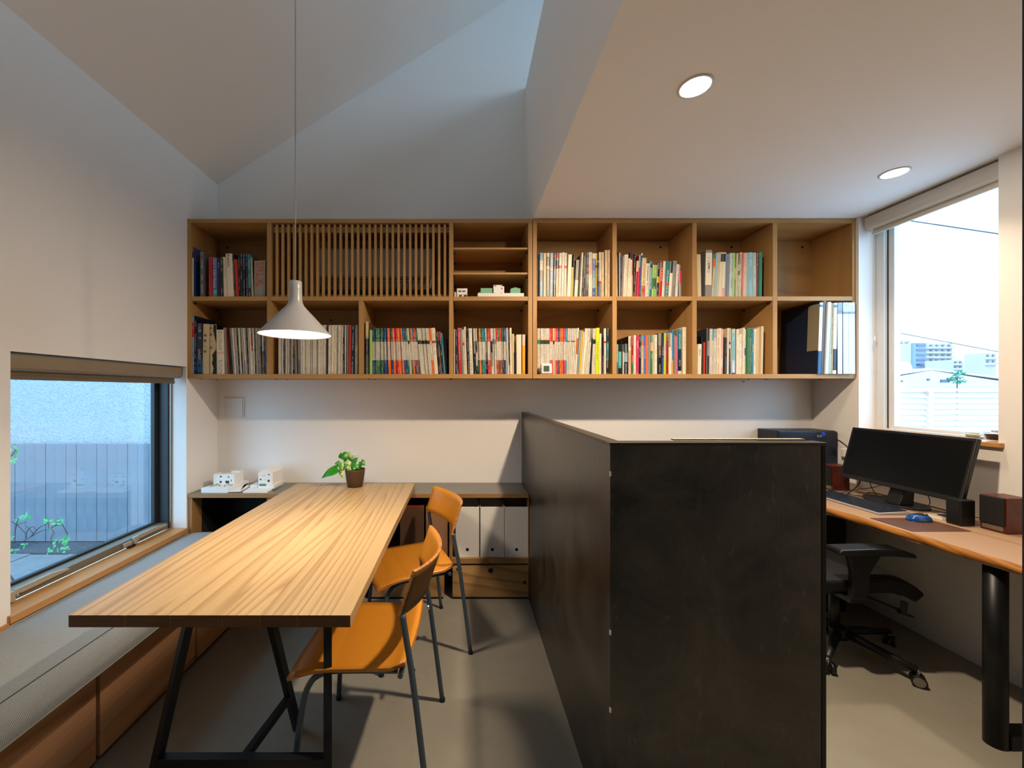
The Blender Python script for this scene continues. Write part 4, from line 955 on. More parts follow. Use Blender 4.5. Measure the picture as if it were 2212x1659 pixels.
cell('U5', 'upper row bay five', 1155, 530, 13.01, 640, [
    (82, 102, 82, 215, '1:n_', {}), (133, 238, 140, 205, '.18:s .2:w_ .40:w .65:a 1:s', {}), (242, 322, 248, 215, '1:c', {}), (328, 415, 338, 210, '.05:c_ .09:l_ .30:N .34:c_ .37:l_ 1:a', {}), (418, 512, 436, 210, '.35:S .4:z_ 1:S', {}),
    (518, 585, 545, 210, '.05:b_ .11:r_ .17:b_ .36:k .7:v 1:k', {}), (588, 658, 612, 210, '.12:R .17:a_ .36:k 1:c', {}), (660, 738, 690, 210, '.29:w .35:r_ 1:w', {}), (742, 815, 768, 195, '.5:w 1:w', {}), (818, 892, 838, 210, '.29:w .35:r_ 1:w', {}),
    (905, 1012, 945, 255, '1:C_', {}), (1015, 1072, 1040, 612, '.15:y_ .45:y 1:y_', {'label': 'short bright yellow book, upper row bay five'}), (1076, 1108, 1092, 230, '.5:k 1:k', {}), (1112, 1205, 1165, 405, '.55:a .75:C 1:C', {}),
    (1215, 1258, 1275, 270, '1:K_', {}), (1262, 1312, 1322, 205, '1:C', {}), (1316, 1362, 1382, 215, '1:K', {}), (1366, 1402, 1408, 215, '1:k', {}), (1408, 1425, 1442, 190, '1:a_', {}), (1428, 1500, 1458, 190, '.5:k .7:A 1:d', {}),
    (1508, 1560, 1518, 190, '.28:w .5:z 1:C', {}), (1562, 1612, 1570, 190, '.28:w .5:z 1:C', {}), (1615, 1708, 1630, 222, '.12:C .4:v .6:s .8:S 1:b', {}), (1710, 1748, 1722, 215, '.2:Y_ .28:Y_ .33:k_ 1:Y_', {}),
    (1752, 1812, 1760, 430, '.04:o_ .7:k 1:b_', {}), (1818, 1875, 1810, 190, '.3:w .65:w .7:r_ 1:a', {}), (1878, 1950, 1878, 185, '1:c', {}), (1978, 2050, 1978, 130, '1:c', {}), (2054, 2112, 2060, 125, '.6:c 1:c', {})])
cell('L5', 'lower row bay five', 1155, 700, 13.01, 808, [
    (75, 105, 75, 120, '.22:w .26:y_ .34:t_ 1:w', {'cat': 'magazine'}), (107, 160, 100, 120, '.22:w .25:y_ .34:t_ 1:w', {'cat': 'magazine'}),
    *series('QQQQQ', 163, 420, 165, 418, 118, {**J}), *series('rr', 423, 518, 420, 510, 118, {**J}), *series('w', 520, 562, 514, 560, 118, {**J}), *series('orPoor', 564, 846, 563, 865, 118, {**J}), *series('u', 848, 893, 868, 922, 118, {**J}),
    (896, 945, 926, 118, '.27:w .30:v_ 1:w', {'cat': 'magazine'}), (947, 992, 982, 118, '.27:w .30:l_ 1:w', {'cat': 'magazine'}), (994, 1038, 1038, 118, '.27:w .30:r_ 1:w', {'cat': 'magazine'}), (1040, 1085, 1092, 118, '.27:w .30:G_ 1:w', {'cat': 'magazine'}), (1087, 1130, 1145, 118, '.27:w .30:y_ 1:w', {'cat': 'magazine'}),
    (1132, 1178, 1200, 110, '.22:C_ .57:o_ 1:C_', {'cat': 'magazine'}), (1180, 1232, 1258, 182, '1:s', {}), (1235, 1288, 1312, 182, '.3:y .5:y_ 1:y', {}), (1290, 1318, 1372, 215, '1:C_', {}), (1325, 1385, 1418, 120, '.15:w .5:C 1:C_', {}),
    *[(1392 + k * 48, 1438 + k * 48, 1470 + k * 50, 120, ['1:w', '.27:w .30:l_ 1:w', '.3:a 1:w'][k], {'cat': 'magazine'}) for k in range(3)], (1540, 1590, 1598, 400, '1:K_', {}),
    *[(1600 + k * 50, 1648 + k * 50, 1625 + k * 48, 120, ['.22:w .25:c_ .34:n_ 1:w', '.22:w .25:y_ .34:n_ 1:w'][k], {'cat': 'magazine'}) for k in range(2)],
    (1703, 1800, 1730, 105, '.3:L_ .7:L 1:L_', {}), (1806, 1868, 1826, 265, '1:C', {}), (1870, 1900, 1855, 120, '1:D_', {}), (1903, 1945, 1905, 120, '.1:k 1:k', {}), (1950, 2010, 1950, 120, '.28:C_ .32:r_ .65:w 1:w_', {}), (2013, 2075, 2028, 110, '.12:k .3:n .7:t 1:k', {})])
cell('U6', 'upper row bay six', 1325, 530, 12.64, 640, [
    (92, 122, 92, 260, '1:w', {}), (126, 162, 108, 190, '1:K_', {}), (164, 190, 164, 195, '1:C_', {}), (193, 214, 208, 250, '.5:v 1:k', {}), (218, 262, 252, 310, '1:a', {}), (264, 312, 305, 255, '1:C', {}), (316, 380, 352, 245, '1:w', {}),
    (385, 448, 425, 350, '1:C', {}), (450, 505, 462, 175, '.17:d_ 1:C', {'side': 'd'}), (508, 528, 522, 215, '.5:R 1:c_', {}), (532, 580, 568, 220, '1:k', {}), (585, 645, 640, 420, '.3:c_ 1:R_', {'side': 'R'}), (650, 700, 705, 260, '.3:S_ 1:m_', {'side': 'R'}), (703, 745, 762, 215, '.05:C_ 1:b', {}),
    (752, 862, 798, 340, '.72:c 1:q', {}), (866, 958, 905, 490, '.63:w_ 1:w', {}), (962, 1040, 1002, 430, '.1:t_ .18:d_ 1:t_', {}), (1045, 1162, 1078, 530, '.06:c .4:l .75:g 1:l', {}), (1166, 1235, 1205, 480, '.4:k .58:y 1:k', {}),
    (1240, 1325, 1278, 425, '.08:R .18:g 1:r_', {}), (1330, 1392, 1375, 430, '.3:w .68:w 1:w', {}), (1396, 1500, 1462, 430, '.2:t .6:t_ .68:r_ 1:t', {}), (1505, 1575, 1572, 440, '.33:n_ 1:C_', {}), (1580, 1685, 1635, 420, '.2:a .9:a 1:a', {}), (1690, 1755, 1738, 515, '1:w', {}), (1795, 1852, 1802, 535, '.05:r_ .17:k .57:m_ 1:a_', {})])
cell('L6', 'lower row bay six', 1325, 700, 12.64, 808, [
    (98, 132, 98, 548, '.6:x 1:n', {}), (136, 222, 140, 548, '.05:k_ .25:K_ .8:T 1:K_', {}), (225, 250, 218, 455, '1:k_', {}), (254, 290, 262, 548, '.25:g_ 1:C_', {}), (295, 388, 302, 535, '.3:n .6:S 1:n', {}),
    (410, 488, 412, 330, '.38:C_ .8:c 1:c_', {'side': 'K', 'dep': .25}), (492, 545, 500, 335, '.5:R .7:r 1:g', {}), (552, 616, 558, 305, '1:C', {}), (622, 690, 632, 298, '.1:m_ .35:m .9:m_ 1:m', {}), (695, 758, 698, 300, '.65:k 1:k_', {}),
    (762, 825, 765, 305, '.15:s_ .27:o_ 1:c', {}), (828, 880, 835, 305, '.27:v_ .6:v 1:v_', {}), (885, 942, 888, 305, '.3:e 1:e_', {}), (948, 1008, 960, 295, '1:a_', {}), (1012, 1068, 1022, 310, '.18:G .4:c .6:G 1:G_', {}), (1072, 1112, 1070, 290, '1:c_', {'side': 'c'}), (1118, 1192, 1125, 290, '1:C', {}),
    (1196, 1226, 1200, 270, '1:n_', {}), (1230, 1312, 1232, 250, '.3:a .6:N 1:k', {}), (1316, 1374, 1330, 240, '.6:n 1:b_', {}), (1378, 1445, 1388, 245, '.23:L_ .6:w .62:w_ 1:L_', {}), (1450, 1506, 1450, 262, '.2:N 1:R_', {}),
    (1510, 1556, 1518, 235, '.35:a 1:C', {}), (1558, 1606, 1558, 238, '.4:w .95:C 1:C', {}), (1610, 1640, 1608, 170, '.68:u_ 1:y_', {}), (1655, 1678, 1655, 285, '1:a_', {}), (1682, 1738, 1680, 330, '1:p_', {'side': 'T'}),
    (1742, 1762, 1742, 140, '1:a_', {}), (1766, 1862, 1772, 135, '.45:t .7:n .93:K 1:w', {'side': 'n'}), (1892, 1985, 1895, 80, '.5:C 1:C_', {'side': 'C'})])
cell('U7', 'upper row bay seven', 1500, 530, 13.01, 640, [
    (92, 200, 70, 250, '1:c_', {'label': 'loose cream papers leaning left, upper row bay seven', 'cat': 'folder', 'dep': .28}), (300, 480, 325, 128, '.06:a_ .5:C .75:C_ 1:a_', {'side': 'A', 'dep': .27, 'cat': 'folder', 'label': 'thick white ring binder, upper row bay seven'}),
    (488, 545, 552, 365, '.22:o_ .6:c 1:c', {}), (550, 612, 620, 205, '1:x_', {}), (616, 690, 682, 195, '.3:c 1:c_', {}), (694, 765, 740, 195, '.03:C_ .21:n_ 1:C_', {'cat': 'folder'}), (768, 848, 815, 195, '.03:C_ .21:n_ .8:C_ 1:z', {'cat': 'folder'}),
    (852, 908, 885, 240, '1:s_', {}), (912, 975, 930, 405, '1:a', {}), (978, 1080, 1012, 215, '.6:h 1:h', {}), (1083, 1122, 1108, 210, '1:l_', {}), (1125, 1160, 1150, 210, '.35:G .6:w 1:G', {}), (1165, 1205, 1195, 220, '1:c', {}),
    (1208, 1262, 1240, 230, '.1:N .25:A .4:f .5:A 1:f', {}), (1266, 1320, 1290, 195, '.5:w 1:C', {}), (1324, 1362, 1350, 195, '.7:r .72:r_ 1:k', {}), (1368, 1440, 1400, 205, '.5:z 1:z_', {}), (1444, 1505, 1462, 205, '1:f_', {}),
    (1510, 1640, 1520, 198, '.1:x_ .7:x 1:x_', {}), (1645, 1735, 1650, 205, '.5:f 1:f', {}), (1745, 1792, 1758, 210, '.3:R 1:R_', {}), (1798, 1895, 1815, 190, '1:G_', {'side': 'K'})])
cell('L7', 'lower row bay seven', 1500, 700, 13.01, 808, [
    (95, 192, 110, 560, '.15:C_ .55:C 1:C_', {}), (196, 225, 205, 330, '1:K_', {}), (230, 262, 245, 510, '1:N_', {}), (265, 310, 272, 510, '1:r_', {}), (335, 362, 352, 118, '1:a_', {'side': 'd'}), (365, 415, 380, 120, '.27:d_ .6:a 1:d_', {'side': 'd', 'dep': .27}),
    (422, 490, 438, 130, '1:w', {}), (494, 532, 512, 135, '.25:T_ 1:w', {}), (536, 600, 560, 135, '.2:S 1:w', {}), (622, 702, 650, 130, '.5:C .9:C 1:C', {}), (705, 745, 712, 110, '.3:C_ 1:C_', {}), (712 + 35, 798, 765, 130, '.35:z .65:z .85:C 1:z', {}),
    (802, 865, 845, 375, '1:K_', {'side': 'N'}), (868, 912, 875, 400, '1:k', {}), (918, 965, 935, 115, '.3:C 1:C', {'side': 'c'}), (968, 1025, 980, 500, '.08:n_ .2:w_ .6:n 1:b_', {}), (1030, 1052, 1000, 110, '1:C_', {}), (1056, 1142, 1062, 130, '.1:f_ .7:x .97:h 1:P_', {}),
    (1150, 1176, 1152, 140, '1:g_', {}), (1180, 1246, 1188, 145, '.6:C 1:C_', {}), (1250, 1325, 1262, 285, '.6:C .8:C_ 1:C', {}), (1348, 1398, 1375, 100, '.5:C 1:C', {}), (1402, 1442, 1420, 145, '.42:C .58:v_ 1:C', {}), (1450, 1535, 1465, 105, '1:g_', {'side': 'g'}), (1538, 1590, 1548, 105, '.5:g 1:g', {}),
    (1594, 1625, 1602, 140, '1:G', {}), (1628, 1662, 1640, 125, '.1:u_ .35:u_ .52:S_ 1:u_', {}), (1666, 1722, 1682, 140, '.5:C 1:C', {}), (1728, 1788, 1740, 120, '1:c_', {'side': 'c'}), (1792, 1850, 1790, 90, '1:c_', {}), (1855, 1925, 1880, 60, '1:c_', {'side': 'c'})])
# large drawing files, lower row eighth bay
def bigfile(xb0, xb1, xt0, ytop, segs, label, D, dep=.30, side=None):
    o, g = book(1675 + xb0 / 8.968, 1675 + xb1 / 8.968, 1675 + xt0 / 8.968, 640 + ytop / 8.968, 808, segs, D, dep, label, 'large files in lower row bay eight', side, 'file')
    return o, g
ff = [bigfile(815, 882, 862, 120, [(.03, 'W', False), (.065, 'u', False), (.68, 'W', True), (1, 'B', False)], 'dark blue large file with beige cover label, lower row bay eight', D0 - .015, .31, 'n'),
      bigfile(885, 955, 925, 90, [(1, 'A', False)], 'slim grey large folder, lower row bay eight', D0 - .008),
      bigfile(965, 1030, 1022, 110, [(.25, 'C', True), (1, 'h', False)], 'pale blue file with cream title strip, lower row bay eight', D0 - .018),
      bigfile(1038, 1110, 1085, 130, [(.75, 'f', True), (1, 'f', False)], 'grey-green large folder with dark lettering, lower row bay eight', D0 - .012),
      bigfile(1113, 1182, 1140, 125, [(.03, 'W', False), (.065, 'u', False), (.65, 'W', True), (.95, 'n', False), (1, 'W', False)], 'white and navy file with blue square, lower row bay eight', D0 - .020),
      bigfile(1208, 1302, 1208, 118, [(.11, 'S', True), (.16, 's', False), (1, 'h', False)], 'pale blue large file, third from the right end, lower row bay eight', D0 - .022, .31, 'n'),
      bigfile(1318, 1428, 1312, 118, [(.13, 'h', True), (.16, 's', False), (1, 'h', False)], 'pale blue large file, second from the right end, lower row bay eight', D0 - .024, .31, 'n'),
      bigfile(1430, 1550, 1424, 118, [(.13, 'h', True), (.16, 's', False), (1, 'h', False)], 'pale blue large file at the right end, lower row bay eight', D0 - .024, .31, 'n')]
# ---- lettering that can be read
ink = {k: plain(k + '_ink', v, .5) for k, v in {'black': '16140F', 'white': 'E4E0D4', 'red': 'D8380C', 'white2': 'E4E0D4', 'yellow': 'E4DC60', 'green': '1E8A4A'}.items()}
def vert(bk, text, z_top, length, frac, mat, cx_=.5):
    """Latin title running down the spine"""
    o, (x0, x1, L_) = bk; wd = x1 - x0; hgt = wd * frac
    lettering(text, (x0 + wd * cx_ - hgt / 2, -.0012, L_ * (1 - z_top)), L_ * length, hgt, mat, o, (0, 0, -1), (1, 0, 0), 'title_lettering')
def stack(bk, chars, z_top, size, gap, mat, cx_=.5):
    o, (x0, x1, L_) = bk; wd = x1 - x0; s_ = wd * size
    for i, c in enumerate(chars):
        lettering(c, (x0 + wd * cx_ - s_ / 2, -.0012, L_ * (1 - z_top) - (i + 1) * s_ * (1 + gap) + s_ * gap + (s_ * .42 if c == '一' else 0)), s_, s_ * (.12 if c == '一' else 1), mat, o, (1, 0, 0), (0, 0, 1), 'title_lettering')
u = allbooks['U1']
vert(u[3], 'Louis I. Kahn Houses', .02, .76, .62, ink['white']); vert(u[7], 'Katsura', .03, .28, .42, ink['black']); vert(u[16], 'S,M,L,XL', .04, .68, .80, ink['red'])
vert(u[2], '* * * * * * * * * * *', .03, .72, .35, ink['black'])
o, (x0, x1, L_) = u[0]
lettering('VD', (x1 + .0012, .016, L_ * .915), .058, .045, ink['red'], o, (0, 0, -1), (0, 1, 0), 'cover_lettering')
l = allbooks['L1']
stack(l[3], '篠原一男', .20, .42, 1.0, ink['black'], .36)
stack(l[4], '篠原一男', .05, .34, 1.6, ink['black'], .30)
o_, (x0, x1, L_) = l[4]; wd = x1 - x0
pic = MB(); pts = [(.45, 0), (.98, 0), (.98, .99), (.60, .99), (.62, .86), (.45, .84), (.70, .78), (.98, .62), (.70, .52), (.98, .50), (.42, .38), (.55, .30), (.38, .22), (.62, .12)]
P3 = [(x0 + wd * a, L_ * b) for a, b in pts]
for tri in ((0, 1, 13), (1, 12, 13), (1, 11, 12), (1, 10, 11), (1, 9, 10), (3, 2, 4), (4, 2, 5), (4, 2, 6), (6, 2, 7)):
    pic.quadv([(P3[k][0], -.0009, P3[k][1]) for k in tri])
part('cover_picture', pic, ink['black'], o_, local=True)
stack(l[2], '家', .80, .6, 0, ink['black'])
vert(allbooks['U6'][16], 'DREAMWEAVER', .20, .60, .5, ink['white']); vert(allbooks['U6'][15], 'Dreamweaver', .10, .44, .45, ink['black']); vert(allbooks['U6'][15], '4', .58, .06, .5, ink['red'])
vert(allbooks['U6'][19], 'FLASH5', .20, .36, .5, ink['white'])
vert(allbooks['U6'][21], 'Adobe Illustrator', .25, .40, .42, ink['white'])
vert(allbooks['L6'][5], 'DESKTOP PRO', .04, .25, .38, ink['black'], .62)
stack(allbooks['U7'][1], '申請書', .28, .26, .3, ink['black'])
stack(allbooks['L7'][0], '日本建築', .2, .34, .3, ink['black'])
stack(allbooks['L5'][-6], '本の名', .40, .36, .25, ink['green']) if False else None
vert(allbooks['L6'][9], '世界でも有名な建築', .05, .6, .4, ink['white']) if False else None
# beige label on the side of the first large file
o, (x0, x1, L_) = ff[0]
mb = MB().box(x0 - .0016, x0 - .0004, .004, .085, L_ * .33, L_ * .985)
part('cover_label', mb, plain('beige_label', '8A8068', .7), o, local=True)
# clip-on bits and the little clock
t = thing('digital_clock', 'small white square digital clock leaning on the magazines', 'clock', (X_(1180.6, 2.60), 2.60, SZ(808)))
Dc = D0 - .002; a, b = X_(1169, Dc), X_(1192.8, Dc); z0 = SZ(808) + .0005; z1 = Z_(785, Dc)
o = part('case', MB().box(a, b, Dc, Dc + .018, z0, z1), M['plaster'], t, bev=.008)
o.modifiers[0].segments = 4
part('display', MB().box(a + .016, b - .019, Dc - .0009, Dc + .001, z0 + .016, z1 - .016), M['lcd'], t)
for dx, dz in ((.036, .064), (.036, .006), (.006, .034)): part('button', MB().cyl((a + dx, Dc - .001, z0 + dz), (a + dx, Dc + .002, z0 + dz), .0018, n=8), M['black'], t)
allm = MB().lathe([(.0001, .0), (.009, .0), (.010, .02), (.007, .036), (.0001, .040)], (X_(1164.5, Dc), Dc + .006, z0), 20)
single('small_figurine', allm, plain('dark_green_glaze', '3A4636', .4), 'tiny dark green ornament left of the white clock', 'ornament', (X_(1164.5, Dc), Dc + .006, z0))
# thin lamp under the shelf
t = thing('shelf_lamp', 'slim unlit light bar fixed under the right bookcase', 'lamp', (X_(1625, 2.8), 2.8, SZ(818)))
Dl = 2.80; zt_ = SZ(817.5) - .0003
part('bar', MB().box(X_(1602, Dl), X_(1650, Dl), Dl, Dl + .03, zt_ - .010, zt_), M['plaster'], t, bev=.002)
part('switch', MB().cyl((X_(1608, Dl), Dl + .01, zt_ - .010), (X_(1608, Dl), Dl + .01, zt_ - .018), .008, n=16), M['alu'], t)

# ================================================================ ARCHITECTURAL MODELS
def win(mb, x0, x1, z0, z1, y): mb.box(x0, x1, y - .0006, y + .002, z0, z1)
SHADE = plain('model_window_shadow', '3A3830', .8)
Dm = 2.72; ox, zc = 0, ct + .0004
t = thing('architectural_model', 'white card house model nearest the left window', 'model', (X_(480, Dm), 2.74, zc), group='white card models on the counter')
a, b = X_(434.5, 2.632), X_(492, 2.632)
part('plinth', MB().prism([(a, 2.632), (b, 2.632), (b + .02, 2.86), (a + .045, 2.86)], 'z', zc, zc + .032), M['white'], t)
part('site_plate', MB().prism([(b + .001, 2.632), (X_(519.5, 2.64), 2.64), (X_(539, 2.77), 2.77), (X_(530, 2.86), 2.86), (b + .021, 2.86)], 'z', zc + .004, zc + .014), M['white'], t)
z0 = zc + .0325; h0, h1 = X_(461.5, Dm), X_(505.5, Dm)
part('house_body', MB().box(h0, h1, Dm, Dm + .085, z0, Z_(1026.5, Dm)), M['white'], t)
part('house_body', MB().box(X_(490, Dm + .03), X_(508.5, Dm + .03), Dm + .086, Dm + .13, z0, Z_(1021, Dm + .03)), M['white'], t)
zt_ = Z_(1026.5, Dm) + .0002
part('parapet', MB().box(h0, h1, Dm, Dm + .003, zt_, zt_ + .006).box(h0, h0 + .003, Dm + .003, Dm + .082, zt_, zt_ + .006).box(h1 - .003, h1, Dm + .003, Dm + .082, zt_, zt_ + .006), M['white'], t)
mb = MB()
for x0, x1, y0, y1 in ((475, 479, 1028, 1031), (492.5, 495, 1029, 1032), (474.5, 479, 1039, 1043), (487, 495, 1038.5, 1044), (499, 500.5, 1036, 1040)):
    win(mb, X_(x0, Dm), X_(x1, Dm), Z_(y1, Dm), Z_(y0, Dm), Dm)
part('windows', mb, SHADE, t)
part('garden_wall', MB().box(X_(509, 2.75), X_(522, 2.75), 2.76, 2.764, zc + .0145, zc + .045), M['white'], t)
mb = MB()
for k in range(14):
    xx = X_(453 + R.random() * 50, 2.68); yy = 2.655 + R.random() * .05; mb.lathe([(.0001, 0), (.004, .004), (.0045, .009), (.0001, .013)], (xx, yy, z0), 8)
tr = part('model_trees', mb, plain('pale_model_foliage', '8FA294', .9), t); tr['kind'] = 'stuff'
t = thing('architectural_model', 'white card gabled house model nearer the table edge', 'model', (X_(570, Dm), 2.74, zc), group='white card models on the counter')
part('site_plate', MB().prism([(X_(524.5, 2.628), 2.628), (X_(576.5, 2.628), 2.628), (X_(612.5, 2.88), 2.88), (X_(580, 2.88), 2.88), (X_(540, 2.74), 2.74)], 'z', zc, zc + .010), M['white'], t)
part('step', MB().prism([(X_(588, 2.70), 2.70), (X_(592, 2.70), 2.70), (X_(612, 2.87), 2.87), (X_(604, 2.87), 2.87)], 'z', zc + .0105, zc + .032), M['white'], t)
part('step', MB().box(X_(540, 2.74), X_(556, 2.74), 2.74, 2.86, zc + .0105, zc + .026), M['white'], t)
Dh = 2.715; h0, h1 = X_(558, Dh), X_(589, Dh); zb_ = zc + .0105; ze, zr = Z_(1021, Dh), Z_(1012, Dh)
part('house_body', MB().prism([(h0, zb_), (h1, zb_), (h1, ze), ((h0 + h1) / 2, zr), (h0, ze)], 'y', Dh, Dh + .15), M['white'], t)
mb = MB()
for x0, x1, y0, y1 in ((567, 568.2, 1026.5, 1028), (570.8, 572, 1026.5, 1028), (579.5, 582.5, 1024, 1026.5), (561.5, 564.5, 1034, 1037.5), (571, 572, 1035.5, 1036.5), (578, 582.5, 1036.5, 1041)):
    win(mb, X_(x0, Dh), X_(x1, Dh), Z_(y1, Dh), Z_(y0, Dh), Dh)
part('windows', mb, SHADE, t)
part('entrance', MB().box(X_(560, Dh), X_(575, Dh), Dh - .0006, Dh + .002, Z_(1050, Dh), Z_(1045, Dh)), plain('green_model_glass', '3E8C74', .3), t)
# models in the shelf
Ds = 2.635; zs = SZ(640.2) + .0005
t = thing('architectural_model', 'tiny white card house at the left of the open shelf', 'model', (X_(997, Ds), Ds, zs), group='card models in the upper open shelf')
a, b = X_(987, Ds), X_(1009.5, Ds)
part('upper_floor', MB().box(a, b, Ds, Ds + .07, zs + .018, Z_(623, Ds)), M['white'], t)
part('lower_floor', MB().box(a + .001, a + .014, Ds + .002, Ds + .07, zs, zs + .0175).box(a + .032, a + .045, Ds + .002, Ds + .07, zs, zs + .0175).box(b - .003, b, Ds + .001, Ds + .07, zs, zs + .0175), M['white'], t)
part('annex', MB().box(a - .016, a - .0005, Ds + .01, Ds + .05, zs, zs + .038), M['white'], t)
mb = MB(); win(mb, a + .010, a + .030, zs + .036, zs + .044, Ds); win(mb, a + .036, a + .056, zs + .036, zs + .044, Ds); part('windows', mb, SHADE, t)
t = thing('architectural_model', 'white site board with green blocks and a white house in the open shelf', 'model', (X_(1082, Ds), Ds, zs), group='card models in the upper open shelf')
zb_ = zs + .028
part('site_board', MB().box(X_(1032, Ds), X_(1132, Ds), Ds, Ds + .16, zs, zb_), M['white'], t, bev=.001)
part('green_block', MB().box(X_(1038.7, Ds), X_(1064, Ds), Ds + .02, Ds + .09, zb_ + .0003, zb_ + .038), M['green'], t, bev=.001)
part('green_block', MB().box(X_(1034, Ds), X_(1038.5, Ds), Ds + .02, Ds + .09, zb_ + .0003, zb_ + .010), M['green'], t)
p0, p1 = X_(1104, Ds), X_(1125, Ds)
part('green_house', MB().prism([(p0, zb_ + .0003), (p1, zb_ + .0003), (p1, zb_ + .034), ((p0 + p1) / 2, zb_ + .044), (p0, zb_ + .034)], 'y', Ds + .02, Ds + .10), M['green'], t)
h0, h1 = X_(1066.5, Ds), X_(1089.5, Ds)
part('white_house', MB().box(h0, h1, Ds + .012, Ds + .075, zb_ + .0003, zb_ + .048).box(h0, h1 - .012, Ds + .020, Ds + .075, zb_ + .0482, zb_ + .059), M['white'], t)
mb = MB(); win(mb, h1 - .018, h1 - .012, zb_ + .028, zb_ + .038, Ds + .012); win(mb, h0 + .004, h0 + .018, zb_ + .050, zb_ + .055, Ds + .020); win(mb, h1 - .022, h1 - .016, zb_ + .050, zb_ + .056, Ds + .020)
win(mb, h0 + .004, h0 + .010, zb_ + .002, zb_ + .006, Ds + .012); win(mb, h1 - .022, h1 - .016, zb_ + .002, zb_ + .006, Ds + .012); part('windows', mb, SHADE, t)

# ================================================================ DESK
DZ = .74
t = thing('desk', 'live-edge wooden desk along the right wall under the window', 'desk', (2.28, 1.9, 0))
def fx(y): return 1.970 + (2.14 - y) * .052 + .010 * math.sin(y * 4.1 + .6) + .006 * math.sin(y * 9.7) + .003 * math.sin(y * 23)
ys = [.9 + k * (2.925 - .9) / 48 for k in range(49)]
mb = MB(); mb.prism([(fx(y) + .006, y) for y in ys] + [(2.579, ys[-1]), (2.579, ys[0])], 'z', DZ - .038, DZ)
part('top', mb, M['deskwood'], t)
mb = MB(); n = 7
prof = [(.006, 0), (.001, -.004), (-.004, -.012), (-.006, -.020), (-.001, -.030), (.008, -.038), (.02, -.0385)]
for j, y in enumerate(ys):
    for k, (dx, dz) in enumerate(prof): mb.v.append((fx(y) + dx + (.003 * math.sin(y * 31 + k) if 0 < k < 5 else 0), y, DZ + dz + (.002 * math.sin(y * 17 + 2) if k > 3 else 0) * (0 if k == 6 else 1)))
for j in range(len(ys) - 1):
    for k in range(n - 1):
        mb.f.append((j * n + k, j * n + k + 1, (j + 1) * n + k + 1, (j + 1) * n + k)); mb.m.append(0); mb.sm.add(len(mb.f) - 1)
part('bark_edge', mb, M['deskedge'], t)
part('leg', MB().lathe([(.032, 0), (.032, DZ - .0388)], (2.07, 1.545, 0), 32, close=True), M['rawsteel'], t)
part('foot_bar', MB().box(2.09, 2.50, 1.513, 1.575, .0005, .058), M['rawsteel'], t, bev=.003)
t = thing('drawer_unit', 'dark drawer unit in shadow under the far end of the desk', 'cabinet', (2.2, 2.67, 0))
part('carcass', MB().box(1.99, 2.385, 2.47, 2.90, .0005, .66), M['blackmat'], t, bev=.003)
for k in range(3): part('drawer_front', MB().box(1.975, 1.989, 2.48, 2.89, .02 + k * .21, .22 + k * .21), M['black'], t, bev=.002)

# ---- things on the desk
t = thing('monitor', 'large black computer monitor tilted back on the desk', 'monitor', (2.43, 2.2, DZ))
T = .0005
def tilt(y, s, d=0):      # s: 0..1 up the panel, d: distance behind the screen
    return (2.35 + .08 * s + d * .97, y, .842 + .305 * s + d * -.25)
def slab(mb, y0, y1, s0, s1, d0, d1):
    P = [tilt(y, s, d) for s in (s0, s1) for y, d in ((y0, d0), (y1, d0), (y1, d1), (y0, d1))]
    i = len(mb.v); mb.v += P
    for f in ((0, 1, 2, 3), (4, 7, 6, 5), (0, 4, 5, 1), (1, 5, 6, 2), (2, 6, 7, 3), (3, 7, 4, 0)): mb.f.append(tuple(i + k for k in f)); mb.m.append(0)
    return mb
part('housing', slab(MB(), 1.875, 2.478, 0, 1, 0, .022), M['black'], t, bev=.004)
part('rear_cover', slab(MB(), 1.98, 2.38, .2, .85, .0225, .045), M['black'], t, bev=.01)
part('screen', slab(MB(), 1.889, 2.464, .075, .955, -.0008, .0004), M['screen'], t)
lettering('iiyama', (2.3535, 2.19, .847), .030, .007, plain('grey_logo', '4A4E54', .5), t, (0, -1, 0), (.25, 0, .97), 'logo', off=t.location)
part('neck', MB().prism([(2.36, .752), (2.44, .752), (2.455, .93), (2.425, .93), (2.395, .84)], 'y', 2.15, 2.225), M['black'], t, bev=.004)
part('base', MB().prism([(2.43 + .105 * math.cos(a) * (1 - .1 * math.sin(a) ** 2), 2.235 + .155 * math.sin(a)) for a in [2 * PI * k / 48 for k in range(48)]], 'z', DZ + T, DZ + .012, smooth=False), M['black'], t, bev=.003)
t = thing('keyboard', 'dark-keyed computer keyboard with silver rim on the desk', 'keyboard', (2.2, 2.24, DZ))
part('body', MB().prism([(2.118, DZ + .0006), (2.277, DZ + .0006), (2.277, DZ + .018), (2.118, DZ + .010)], 'y', 2.022, 2.466), M['silver'], t, bev=.003)
mb = MB()
for r_ in range(6):
    x0 = 2.126 + r_ * .0245; zt_ = DZ + .0105 + (x0 - 2.118) * .05; nk = 21 if r_ else 18; y = 2.03
    while y < 2.452:
        wk = .0172 if not (r_ == 0 and 2.27 < y < 2.32) else .09
        if y + wk > 2.459: break
        if not (2.118 < y < 2.124 or 2.19 < y < 2.196): mb.box(x0, x0 + .0205, y, y + wk, zt_, zt_ + .0048)
        y += wk + .0028
kk = part('keys', mb, M['key'], t); kk['kind'] = 'stuff'
single('desk_mat', MB().box(2.02, 2.285, 1.785, 1.972, DZ + .0004, DZ + .0028), M['leather'], 'brown leather mouse mat on the desk', 'mouse mat', (2.15, 1.88, DZ), bev=.001)
t = thing('mouse', 'glossy blue computer mouse on the brown leather mat', 'mouse', (2.216, 1.93, DZ + .003))
